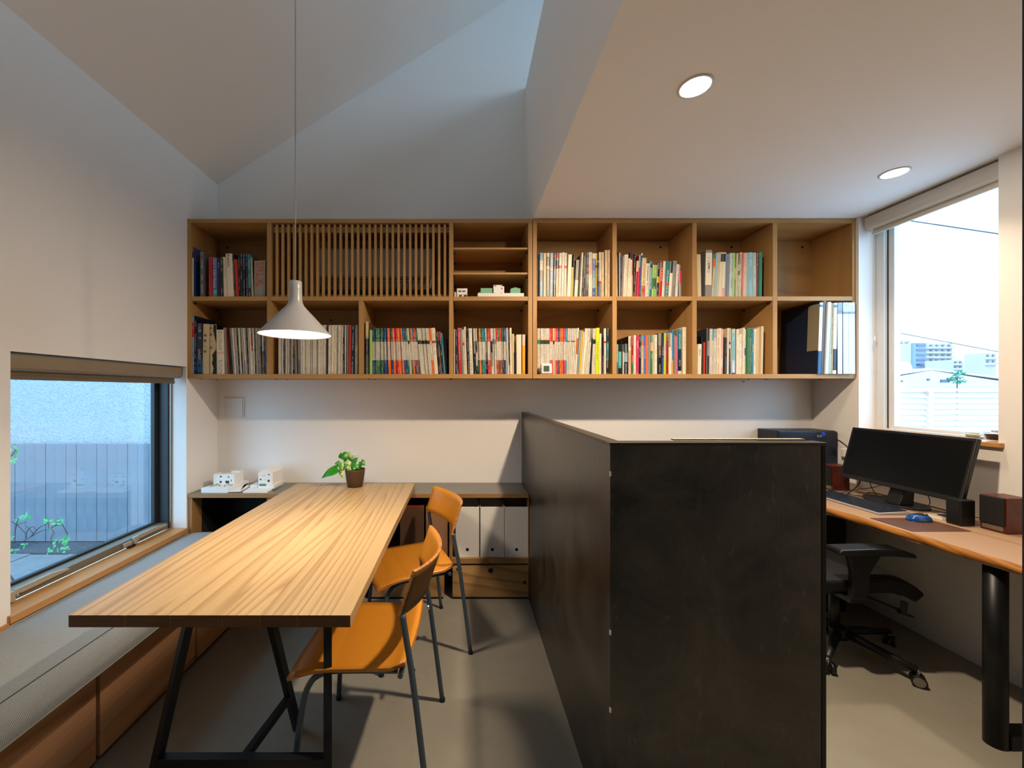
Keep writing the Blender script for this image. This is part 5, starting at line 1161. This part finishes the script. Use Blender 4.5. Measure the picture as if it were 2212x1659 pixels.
def blob(rx, ry, rz, c, nz=0.0, n=28, k=12, z0=0.0):
    mb = MB()
    for j in range(k + 1):
        v = PI / 2 * j / k
        for a in range(n):
            g = 2 * PI * a / n; ex = math.copysign(abs(math.cos(g)) ** .8, math.cos(g)); ey = math.copysign(abs(math.sin(g)) ** .8, math.sin(g))
            mb.v.append((c[0] + rx * ex * math.cos(v) ** .6, c[1] + ry * ey * math.cos(v) ** .6, c[2] + rz * math.sin(v)))
    for j in range(k):
        for a in range(n):
            b_ = (a + 1) % n; mb.f.append((j * n + a, j * n + b_, (j + 1) * n + b_, (j + 1) * n + a)); mb.m.append(0); mb.sm.add(len(mb.f) - 1)
    mb.f.append(tuple(range(n))[::-1]); mb.m.append(0)
    return mb
part('body', blob(.052, .031, .030, (2.216, 1.93, DZ + .0045)), M['mouse'], t)
part('base', blob(.0535, .0325, .006, (2.216, 1.93, DZ + .003)), M['black'], t)
part('button_cover', blob(.030, .019, .0045, (2.222, 1.93, DZ + .0308)), M['black'], t)
part('scroll_wheel', MB().cyl((2.246, 1.926, DZ + .030), (2.246, 1.934, DZ + .030), .008, n=14), M['silver'], t)
def speaker(label, x0, x1, y0, y1, z1, strip=True):
    t = thing('speaker', label, 'speaker', ((x0 + x1) / 2, (y0 + y1) / 2, DZ), group='wood veneer desktop speakers')
    part('cabinet', MB().box(x0, x1, y0, y1, DZ + .0006, z1), M['mahog'], t, bev=.0015)
    part('grille', MB().box(x0 - .008, x0 - .0004, y0 + .003, y1 - .003, DZ + .034, z1 - .003), M['officefab'], t, bev=.002)
    part('label_plate', MB().box(x0 - .0012, x0 - .0004, y0 + .010, y1 - .008, DZ + .009, DZ + .028), M['alu'], t)
    return t
speaker('mahogany desktop speaker at the right edge beside the black box', 2.391, 2.50, 1.748, 1.838, .898)
speaker('mahogany desktop speaker behind the partition, left of the monitor', 2.340, 2.448, 2.514, 2.604, .898)
t = thing('speaker', 'small glossy black speaker between monitor and mahogany speaker', 'speaker', (2.36, 1.88, DZ))
part('case', MB().box(2.318, 2.39, 1.851, 1.910, DZ + .0006, .862), M['black'], t, bev=.006)
part('front_slot', MB().box(2.3172, 2.3182, 1.862, 1.898, .795, .799).box(2.3172, 2.3182, 1.862, 1.898, .775, .779), M['blackmat'], t)
t = thing('notebook_stack', 'small stack of pale booklets under the monitor corner', 'booklet', (2.40, 1.97, DZ))
part('booklet', MB().box(2.345, 2.45, 1.945, 2.03, DZ + .0004, DZ + .006), M['white'], t)
part('booklet', MB().box(2.35, 2.445, 1.95, 2.02, DZ + .0064, DZ + .011), plain('cream_booklet', 'C8B898', .7), t)
part('booklet', MB().box(2.375, 2.44, 1.93, 1.99, DZ + .0114, DZ + .016), M['safe'], t)
# steel key box
t = thing('key_cabinet', 'dark blue-black steel lock box on the far end of the desk', 'box', (2.367, 2.82, DZ))
bx0, bx1, by0, by1, bz = 2.168, 2.566, 2.72, 2.922, 1.098
part('body', MB().box(bx0, bx1, by0 + .016, by1, DZ + .0006, bz), M['safe'], t, bev=.003)
part('door', MB().box(bx0 + .002, bx1 - .001, by0, by0 + .0155, DZ + .006, bz - .004), M['safe'], t, bev=.003)
kx, kz = X_(1770, 2.71), Z_(942, 2.71)
part('lock', MB().cyl((kx, by0 - .003, kz), (kx, by0 + .001, kz), .010, n=16), M['chrome'], t)
part('key', MB().cyl((kx, by0 - .025, kz), (kx, by0 - .0032, kz), .0035, n=8).cyl((kx - .008, by0 - .022, kz - .001), (kx + .010, by0 - .018, kz + .002), .0045, n=8), M['chrome'], t)
kx2, kz2 = X_(1778, 2.70), Z_(937.5, 2.70)
part('key_tag', MB().cyl((kx2, by0 - .024, kz2), (kx2, by0 - .020, kz2), .0115, n=24), M['bluetag'], t)
# cables
def cable(label, pts, r=.0025, mat='cable', n=8):
    mb = MB().tube(smooth(pts, n), r, 8); return single('cable', mb, M[mat], label, 'cable', pts[0])
cable('black cable running from the lock box down behind the monitor', [(2.567, 2.80, 1.04), (2.573, 2.72, 1.035), (2.56, 2.62, .98), (2.55, 2.52, .88), (2.52, 2.45, .78), (2.50, 2.40, DZ + .004)])
cable('tangled black cable left of the monitor base', [(2.47, 2.46, .86), (2.46, 2.47, .79), (2.37, 2.44, DZ + .006), (2.33, 2.40, DZ + .010), (2.38, 2.36, DZ + .008), (2.47, 2.42, DZ + .012), (2.52, 2.40, DZ + .008), (2.54, 2.2, DZ + .006), (2.53, 2.0, DZ + .004)], .003)
cable('looped black cable beneath the left part of the monitor', [(2.42, 2.47, DZ + .02), (2.35, 2.46, DZ + .003), (2.31, 2.48, DZ + .004), (2.33, 2.50, DZ + .006), (2.42, 2.46, DZ + .02), (2.50, 2.41, DZ + .05), (2.53, 2.36, DZ + .09)], .002)
cable('black cable under the right part of the monitor', [(2.40, 2.06, .86), (2.41, 2.05, .80), (2.38, 2.03, DZ + .03), (2.44, 1.99, DZ + .02), (2.50, 1.92, DZ + .018), (2.55, 1.86, DZ + .003)], .002)
cable('thin black cable drooping along the wall behind the monitor', [(2.565, 2.66, .96), (2.56, 2.58, .92), (2.54, 2.52, .90), (2.52, 2.46, .90)], .002)
single('wall_plug', MB().box(2.548, 2.579, 2.655, 2.685, .93, .985), M['plaster'], 'white plug on the right wall beside the lock box', 'plug', (2.56, 2.67, .93), bev=.004)
cable('black cable loop under the desk at the right edge', [(2.50, 1.68, .60), (2.40, 1.66, .52), (2.345, 1.66, .44), (2.36, 1.66, .37), (2.43, 1.67, .30), (2.52, 1.68, .25)], .0045)
cable('blue network cable loop near the floor at the right edge', [(2.50, 1.72, .12), (2.43, 1.70, .155), (2.395, 1.69, .11), (2.40, 1.68, .05), (2.45, 1.67, .01), (2.52, 1.68, .006)], .0035, 'bluecable')
# bowls on the sill
for (bx, by, r_, lab, cm, lid) in ((2.655, 2.07, .031, 'small clear bowl with straw-coloured contents on the window sill', 'straw', False), (2.626, 1.963, .036, 'glass jar with dark red contents and metal lid knob on the window sill', 'jam', True)):
    t = thing('glass_bowl', lab, 'bowl', (bx, by, 1.1227))
    part('bowl', MB().lathe([(.0001, .0004), (r_ * .72, .0004), (r_ * .80, .006), (r_, .042), (r_ * .95, .042), (r_ * .74, .008), (.0001, .006)], (bx, by, 1.1227), 28), M['bowl'], t)
    part('contents', MB().lathe([(.0001, .007), (r_ * .70, .0085), (r_ * (.9 if lid else .80), .034 if lid else .022), (.0001, .036 if lid else .022)], (bx, by, 1.1227), 24), M[cm], t)
    if lid: part('lid', MB().lathe([(.0001, .0425), (r_ * 1.02, .0425), (r_ * 1.02, .045), (.012, .046), (.010, .050), (.014, .054), (.0001, .055)], (bx, by, 1.1227), 28), M['silver'], t)

# ================================================================ OFFICE CHAIR
t = thing('office_chair', 'black office chair in the shadow under the desk', 'chair', (1.92, 2.12, 0), 0)
ocx, ocy = 2.01, 2.13
ox_, oy_ = 2.04, 2.17
def seatf(u, v):
    a = u * 2 - 1; x = 1.71 + .49 * v
    z = .455 - .012 * a * a - .07 * max(0, (v - .70) / .30) ** 2
    return Vector((x, ocy + (.245 - .02 * v) * a, z))
part('seat', MB().sheet(seatf, 12, 14, .06), M['officefab'], t, bev=.012)
part('seat_shell', MB().sheet(lambda u, v: seatf(.08 + u * .84, v * .85) + Vector((.02, 0, -.048)), 8, 8, .02), M['black'], t)
def backf(u, v):
    a = u * 2 - 1
    return Vector((1.665 - .07 * v + .05 * a * a, ocy + (.225 - .03 * v) * a, .50 + .46 * v))
part('backrest', MB().sheet(backf, 12, 10, .025), M['officefab'], t)
part('back_support', MB().tube(smooth([(1.85, ocy, .38), (1.68, ocy, .40), (1.63, ocy, .52), (1.60, ocy, .70)], 6), .02, 10), M['black'], t)
for s_ in (-1, 1):
    ya = ocy + s_ * .265
    ar = part('armrest', MB().prism([(1.735, .625), (1.745, .640), (1.90, .645), (2.03, .638), (2.085, .618), (2.09, .600), (2.0, .608), (1.86, .612), (1.745, .612)], 'y', ya - .04, ya + .04), M['black'], t, bev=.006)
    part('arm_post', MB().prism([(1.815, .40), (1.885, .40), (1.90, .52), (1.955, .606), (1.80, .611), (1.82, .52)], 'y', ya - .014, ya + .014), M['black'], ar, bev=.005)
    part('arm_bracket', MB().box(1.82, 1.88, min(ocy + s_ * .05, ya), max(ocy + s_ * .05, ya), .375, .398), M['black'], ar)
part('tilt_mechanism', MB().box(1.82, 2.02, ocy - .06, ocy + .06, .335, .40), M['black'], t, bev=.01)
lv = part('lever', MB().cyl((1.95, ocy - .05, .36), (2.09, ocy - .24, .325), .007, n=10), M['black'], t)
part('lever_paddle', MB().prism([(2.07, .318), (2.13, .30), (2.135, .306), (2.10, .325), (2.105, .37), (2.09, .372), (2.083, .33)], 'y', ocy - .252, ocy - .232), M['black'], lv)
part('gas_column', MB().cyl((1.99, ocy, .09), (1.99, ocy, .34), .025, .022, 20), M['black'], t)
part('hub', MB().lathe([(.0001, .06), (.045, .06), (.05, .075), (.045, .11), (.03, .12), (.0001, .12)], (ocx, ocy, 0), 24), M['black'], t)
for k in range(5):
    g = math.radians(-68 + 72 * k); ex, ey = ocx + .30 * math.cos(g), ocy + .30 * math.sin(g)
    part('leg', MB().cyl((ocx + .04 * math.cos(g), ocy + .04 * math.sin(g), .092), (ex, ey, .072), .022, .015, 12), M['black'], t)
    sx_, sy_ = -math.sin(g + .5), math.cos(g + .5)
    c = part('caster', MB().cyl((ex + sx_ * .007, ey + sy_ * .007, .0275), (ex + sx_ * .024, ey + sy_ * .024, .0275), .027, n=24).cyl((ex - sx_ * .024, ey - sy_ * .024, .0275), (ex - sx_ * .007, ey - sy_ * .007, .0275), .027, n=24), M['black'], t)
    part('wheel_rim', MB().cyl((ex - sx_ * .0255, ey - sy_ * .0255, .0275), (ex - sx_ * .0235, ey - sy_ * .0235, .0275), .021, n=24), M['alu'], c)
    part('stem', MB().cyl((ex, ey, .03), (ex, ey, .075), .006, n=10), M['chrome'], c)

# ================================================================ OUTSIDE, LEFT YARD
YG = 0.0
struct('ground_1', MB().box(-7, XL - .201, -2, 3.9, -.12, -.03), M['gravel'], 'dark gravel bed of the yard outside the left window', 'ground')
struct('wall_yard', MB().box(-7, -2.45, 3.68, 3.88, -.12, 4.6).box(-7.2, -7, -2, 3.88, -.12, 4.6), M['stucco'], 'rough pale stucco wall outside the left window, with added unseen side wall')  # extra height and unseen side wall added to cut the yard's daylight
struct('wall_outer', MB().box(XL - .26, XL - .2, YN, 1.55, -.1, 3.0).box(XL - .26, XL - .2, 2.63, 3.0, -.1, 3.0), M['stucco'], 'outer stucco face of the building')
t = thing('board_fence', 'grey vertical board fence in front of the stucco wall', 'fence', (-3.9, 3.62, 0))
part('rail', MB().box(-5.6, -2.86, 3.632, 3.655, .2, .26).box(-5.6, -2.86, 3.632, 3.655, .7, .76), M['panel_out'], t)
b0 = None; wb = .0925
for k in range(29):
    x1 = -2.842 - k * wb
    if b0 is None: b0 = part('board', MB().box(x1 - wb + .0025, x1, 3.60, 3.631, .012, .893), M['panel_out'], t, bev=.001)
    else:
        c = b0.copy(); C.objects.link(c); c.parent = t; c.location = b0.location + Vector((-k * wb, .002 * math.sin(k * 2.3), 0))
single('gravel_strip', MB().box(-6.8, -2.06, 3.36, 3.598, -.03, .006), M['gravel'], 'dark wet gravel strip at the foot of the board fence', 'gravel', kind='stuff')
t = thing('paving', 'wet grey paving slabs outside the left window', 'paving', (-3.6, 2.0, -.03)); t['kind'] = 'structure'
tl = None
for i in range(9):
    for j in range(7):
        x0 = -2.07 - (i + 1) * .31; y0 = 3.355 - (j + 1) * .61 + (.3 if i % 2 else 0); y1_ = min(y0 + .602, 3.355)
        if y0 > 3.3: continue
        o = part('paving_slab', MB().box(x0, x0 + .302, y0, y1_, -.03, -.001 + .004 * math.sin(i * 3 + j * 5)), M['tile'], t, bev=.003)
t = thing('garden_shrub', 'sparse green shrub with bare twigs outside the left window', 'shrub', (-3.05, 2.75, 0))
Dg = 2.75
def yp(x, y, d=0): return Vector(px(20 + x / 6.506, 1100 + y / 6.506, Dg + d))
tw = [[(-60, 590), (120, 500), (300, 390), (470, 300), (560, 285)], [(-60, 590), (-20, 300), (10, 170), (100, 215), (150, 205), (240, 180)], [(75, 480), (85, 300), (105, 215), (130, 130), (250, 100)],
      [(105, 215), (180, 290), (235, 350)], [(235, 410), (250, 310), (330, 245), (380, 300)], [(300, 390), (340, 345), (420, 260), (500, 220), (545, 180)], [(340, 345), (290, 290), (240, 240)],
      [(560, 285), (640, 235), (735, 210), (790, 300), (820, 355), (760, 410)], [(585, 490), (590, 400), (625, 330), (600, 280)], [(640, 235), (700, 190), (740, 165)], [(560, 285), (550, 220), (545, 180)]]
part('stem', MB().tube(smooth([(-3.05, 2.75, 0), tuple(yp(-200, 640)), tuple(yp(-60, 590)), tuple(yp(60, 530))], 6), .007, 8, r1=.004), M['twig'], t)
for k, l_ in enumerate(tw):
    part('twig', MB().tube(smooth([tuple(yp(a, b, .02 * math.sin(k * 3 + i))) for i, (a, b) in enumerate(l_)], 4), .0032, 6, r1=.0016), M['twig'], t)
mb = MB()
def lf(p, d, L, wd):
    p = Vector(p); d = Vector(d).normalized(); n_ = Vector((R.uniform(-.5, .5), -1, R.uniform(.3, 1))); s_ = d.cross(n_).normalized()
    for (a0, w0), (a1, w1) in zip([(0, .15), (.3, .9), (.6, 1), (.85, .5)], [(.3, .9), (.6, 1), (.85, .5), (1, .03)]):
        mb.quadv([p + d * L * a0 - s_ * wd * w0, p + d * L * a0 + s_ * wd * w0, p + d * L * a1 + s_ * wd * w1, p + d * L * a1 - s_ * wd * w1])
cl = [((250, 100), 7, 110), ((545, 170), 9, 100), ((660, 205), 6, 90), ((720, 150), 4, 80), ((130, 150), 3, 80), ((40, 390), 3, 60), ((60, 575), 4, 80), ((220, 495), 3, 90), ((570, 275), 3, 40), ((190, 120), 3, 80)]
for (c0, n_, L) in cl:
    for k in range(n_):
        g = 2 * PI * k / n_ + R.random(); lf(yp(*c0, R.uniform(-.03, .03)), (math.cos(g), R.uniform(-.2, .2), .35 * math.sin(g)), L / 6.506 * Dg / F * R.uniform(.6, 1), .006)
for k in range(46):
    a, b = R.gauss(745, 60), R.gauss(500, 50)
    if k % 3 == 0: a, b = R.gauss(800, 25), R.gauss(420, 25)
    if k % 7 == 0: a, b = R.gauss(545, 20), R.gauss(580, 15)
    g = R.random() * 6.3; lf(yp(a, b, R.uniform(-.05, .05)), (math.cos(g), .1, math.sin(g)), .022, .008)
o = part('leaves', mb, M['leafout'], t); o['kind'] = 'stuff'
t = thing('garden_shrub', 'leafy green twig at the left edge of the low window, above', 'shrub', (-3.25, 2.75, 0))
part('stem', MB().tube(smooth([(-3.25, 2.75, 0), (-3.3, 2.75, .5), tuple(px(2, 1000, 2.75)), tuple(px(24, 985, 2.75)), tuple(px(34, 972, 2.75))], 6), .004, 6), M['twig'], t)
mb = MB()
for (x_, y_) in ((24, 985), (30, 976), (36, 970), (26, 972), (28, 992), (20, 995), (10, 990)):
    for k in range(2):
        g = R.random() * 6.3; lf(px(x_, y_, 2.75 + R.uniform(-.03, .03)), (math.cos(g), 0, .5 * math.sin(g)), .035, .009)
o = part('leaves', mb, M['leafout'], t); o['kind'] = 'stuff'

# ================================================================ OUTSIDE, RIGHT
struct('ground_2', MB().box(2.9, 900, -300, 900, -4.2, -4), M['ground'], 'pale ground far below the right window', 'ground')
t = thing('louvre_fence', 'white horizontal louvre fence outside the tall window', 'fence', (7.2, 6.05, -4))
Df = 6.0
zt_ = Z_(839, Df)
part('top_rail', MB().box(4.5, 11.5, Df - .03, Df + .05, zt_ - .045, zt_), M['fencewhite'], t)
for xx in (7.035, 4.9, 9.2, 11.3): part('post', MB().box(xx - .032, xx + .032, Df - .035, Df + .055, -4, zt_ - .046), M['fencewhite'], t)
s0 = None
for (xa_, xb_) in ((4.95, 6.995), (7.075, 9.16), (9.24, 11.25)):
    s0 = None
    for k in range(16):
        z1_ = zt_ - .058 - k * .0853
        if s0 is None:
            s0 = part('louvre', MB().prism([(Df - .02, z1_ - .076), (Df - .012, z1_ - .078), (Df + .03, z1_ - .004), (Df + .022, z1_)], 'x', xa_, xb_), M['fencewhite'], t)
        else:
            c = s0.copy(); C.objects.link(c); c.parent = t; c.location = s0.location + Vector((0, 0, -k * .0853))
def tower(label, x0, x1, y0, yb, D, floors, mat, wins, face=None):
    t = thing('apartment_block', label, 'building', (X_((x0 + x1) / 2, D), D, -4))
    a, b, zt_ = X_(x0, D), X_(x1, D), Z_(y0, D)
    part('body', MB().box(a, b, D, D + 14, -4, zt_), mat, t)
    if face: part('side_bay', MB().box(X_(face[0], D), X_(face[1], D), D - 2.2, D - .01, -4, zt_), M['bldg2'], t)
    fh = (y0 + 3, yb); n = floors
    for k in range(n):
        yt = y0 + 3 + (yb - y0 - 3) * k / n; z_ = Z_(yt, D); h = (yb - y0 - 3) / n * D / F
        part('balcony', MB().box((X_(face[1], D) if face else a), b, D - 1.4, D - .02, z_ - h * .92, z_ - h * .5), M['bldg'], t)
        for j in range(wins):
            u0 = (X_(face[1], D) if face else a); wa = u0 + (b - u0) * (j + .25) / wins
            part('window', MB().box(wa, wa + (b - u0) / wins * .35, D - .25, D - .03, z_ - h * .45, z_ - h * .08), M['bldgwin'], t)
        if face: part('window', MB().box(X_(face[0] + 2, D), X_(face[1] - 2, D), D - 2.5, D - 2.22, z_ - h * .45, z_ - h * .08), M['bldgwin'], t)
    return t
tower('pale blue apartment block with five balcony floors seen through the tall window', 1968, 2057, 741, 796, 250, 5, M['bldg'], 5, (1969, 1992))
tower('tall pale apartment tower at the left edge of the tall window view', 1925, 1944, 690, 740, 300, 4, M['bldg'], 1)
tower('pale apartment block directly left of the blue one, lower floors', 1925, 1966, 736, 790, 270, 4, M['bldg'], 3)
tower('small pale block right of the blue apartment building', 2059, 2080, 777, 800, 230, 2, M['bldg'], 2)
tower('faint distant block near the right edge of the window view', 2128, 2152, 762, 790, 330, 2, M['bldg'], 2)
t = thing('warehouse', 'wide pale gabled warehouse roof beyond the fence', 'building', (X_(2030, 60), 60, -4))
P_ = lambda x, y, D: tuple(px(x, y, D))
l0, r0, ap = P_(1900, 812, 60), P_(2210, 820, 60), P_(2012, 795, 60)
part('walls', MB().prism([(l0[0] + 1, -4), (r0[0] - 1, -4), (r0[0] - 1, r0[2] - .6), (ap[0], ap[2] - .35), (l0[0] + 1, l0[2] - .4)], 'y', 60.02, 88), M['roof'], t)
part('roof', MB().prism([(l0[0], l0[2]), (ap[0], ap[2]), (r0[0], r0[2]), (r0[0], r0[2] - .3), (ap[0], ap[2] - .3), (l0[0], l0[2] - .3)], 'y', 60, 89), M['roof'], t)
for (x0, x1, y0, y1) in ((2033, 2052, 820, 826), (1948, 1951, 822, 825), (2004, 2009, 818, 822)):
    part('window', MB().box(X_(x0, 59.9), X_(x1, 59.9), 59.9, 60.1, Z_(y1, 59.9), Z_(y0, 59.9)), M['bldgwin'], t)
t = thing('water_tank', 'white domed water tank beside the apartment blocks', 'tank', (X_(1955, 95), 96, -4))
part('tank', MB().lathe([(1.9, -8), (1.9, 0), (1.7, .8), (1.0, 1.4), (.0001, 1.6)], (X_(1955, 95), 96, Z_(794, 95)), 24), M['fencewhite'], t)
part('support', MB().box(X_(1938, 94), X_(1962, 94), 94, 98, -4, Z_(801, 94) - 1), M['bldg2'], t)
t = thing('distant_tree', 'small blue-green tree beyond the louvre fence', 'tree', (X_(2066, 50), 50, -4))
part('trunk', MB().cyl((X_(2066, 50), 50, -4), (X_(2068, 50), 50, Z_(812, 50)), .12, .05, 8), M['twig'], t)
mb = MB()
for (x_, y_, r_) in ((2074, 802, 6), (2079, 808, 6), (2066, 808, 7), (2060, 816, 7), (2072, 817, 8), (2055, 822, 6), (2066, 825, 8), (2077, 825, 6), (2050, 818, 3)):
    for k in range(34):
        g, h_ = R.random() * 6.28, R.uniform(-1, 1); rr = r_ * 50 / F * R.random() ** .4
        c0 = Vector(px(x_, y_, 50)) + Vector((rr * math.cos(g), rr * math.sin(g), rr * h_ * .7)); s_ = .11
        a_ = Vector((R.uniform(-1, 1), R.uniform(-1, 1), R.uniform(-1, 1))).normalized() * s_; b_ = a_.orthogonal().normalized() * s_
        mb.quadv([c0 - a_, c0 + b_, c0 + a_, c0 - b_])
o = part('foliage', mb, M['treeout'], t); o['kind'] = 'stuff'
wire_m = plain('overhead_wire', '26323C', .6)
def wire(label, a, b, D, r, ext=6):
    p0, p1 = Vector(px(*a, D)), Vector(px(*b, D)); d = (p1 - p0) / (p1 - p0).length
    single('overhead_wire', MB().tube([p0 - d * 0.5, p0, (p0 + p1) / 2, p1, p1 + d * ext], r, 6), wire_m, label, 'wire', tuple(p0), group='overhead wires outside the tall window')
wire('thick dark overhead wire near the top of the tall window', (1940, 473), (2156, 505), 12, .022)
wire('thin faint overhead wire slanting down across the upper window', (1975, 477), (2156, 616), 12.5, .005)
wire('dark overhead wire crossing just above the apartment blocks', (1925, 716), (2157, 760), 14, .017)
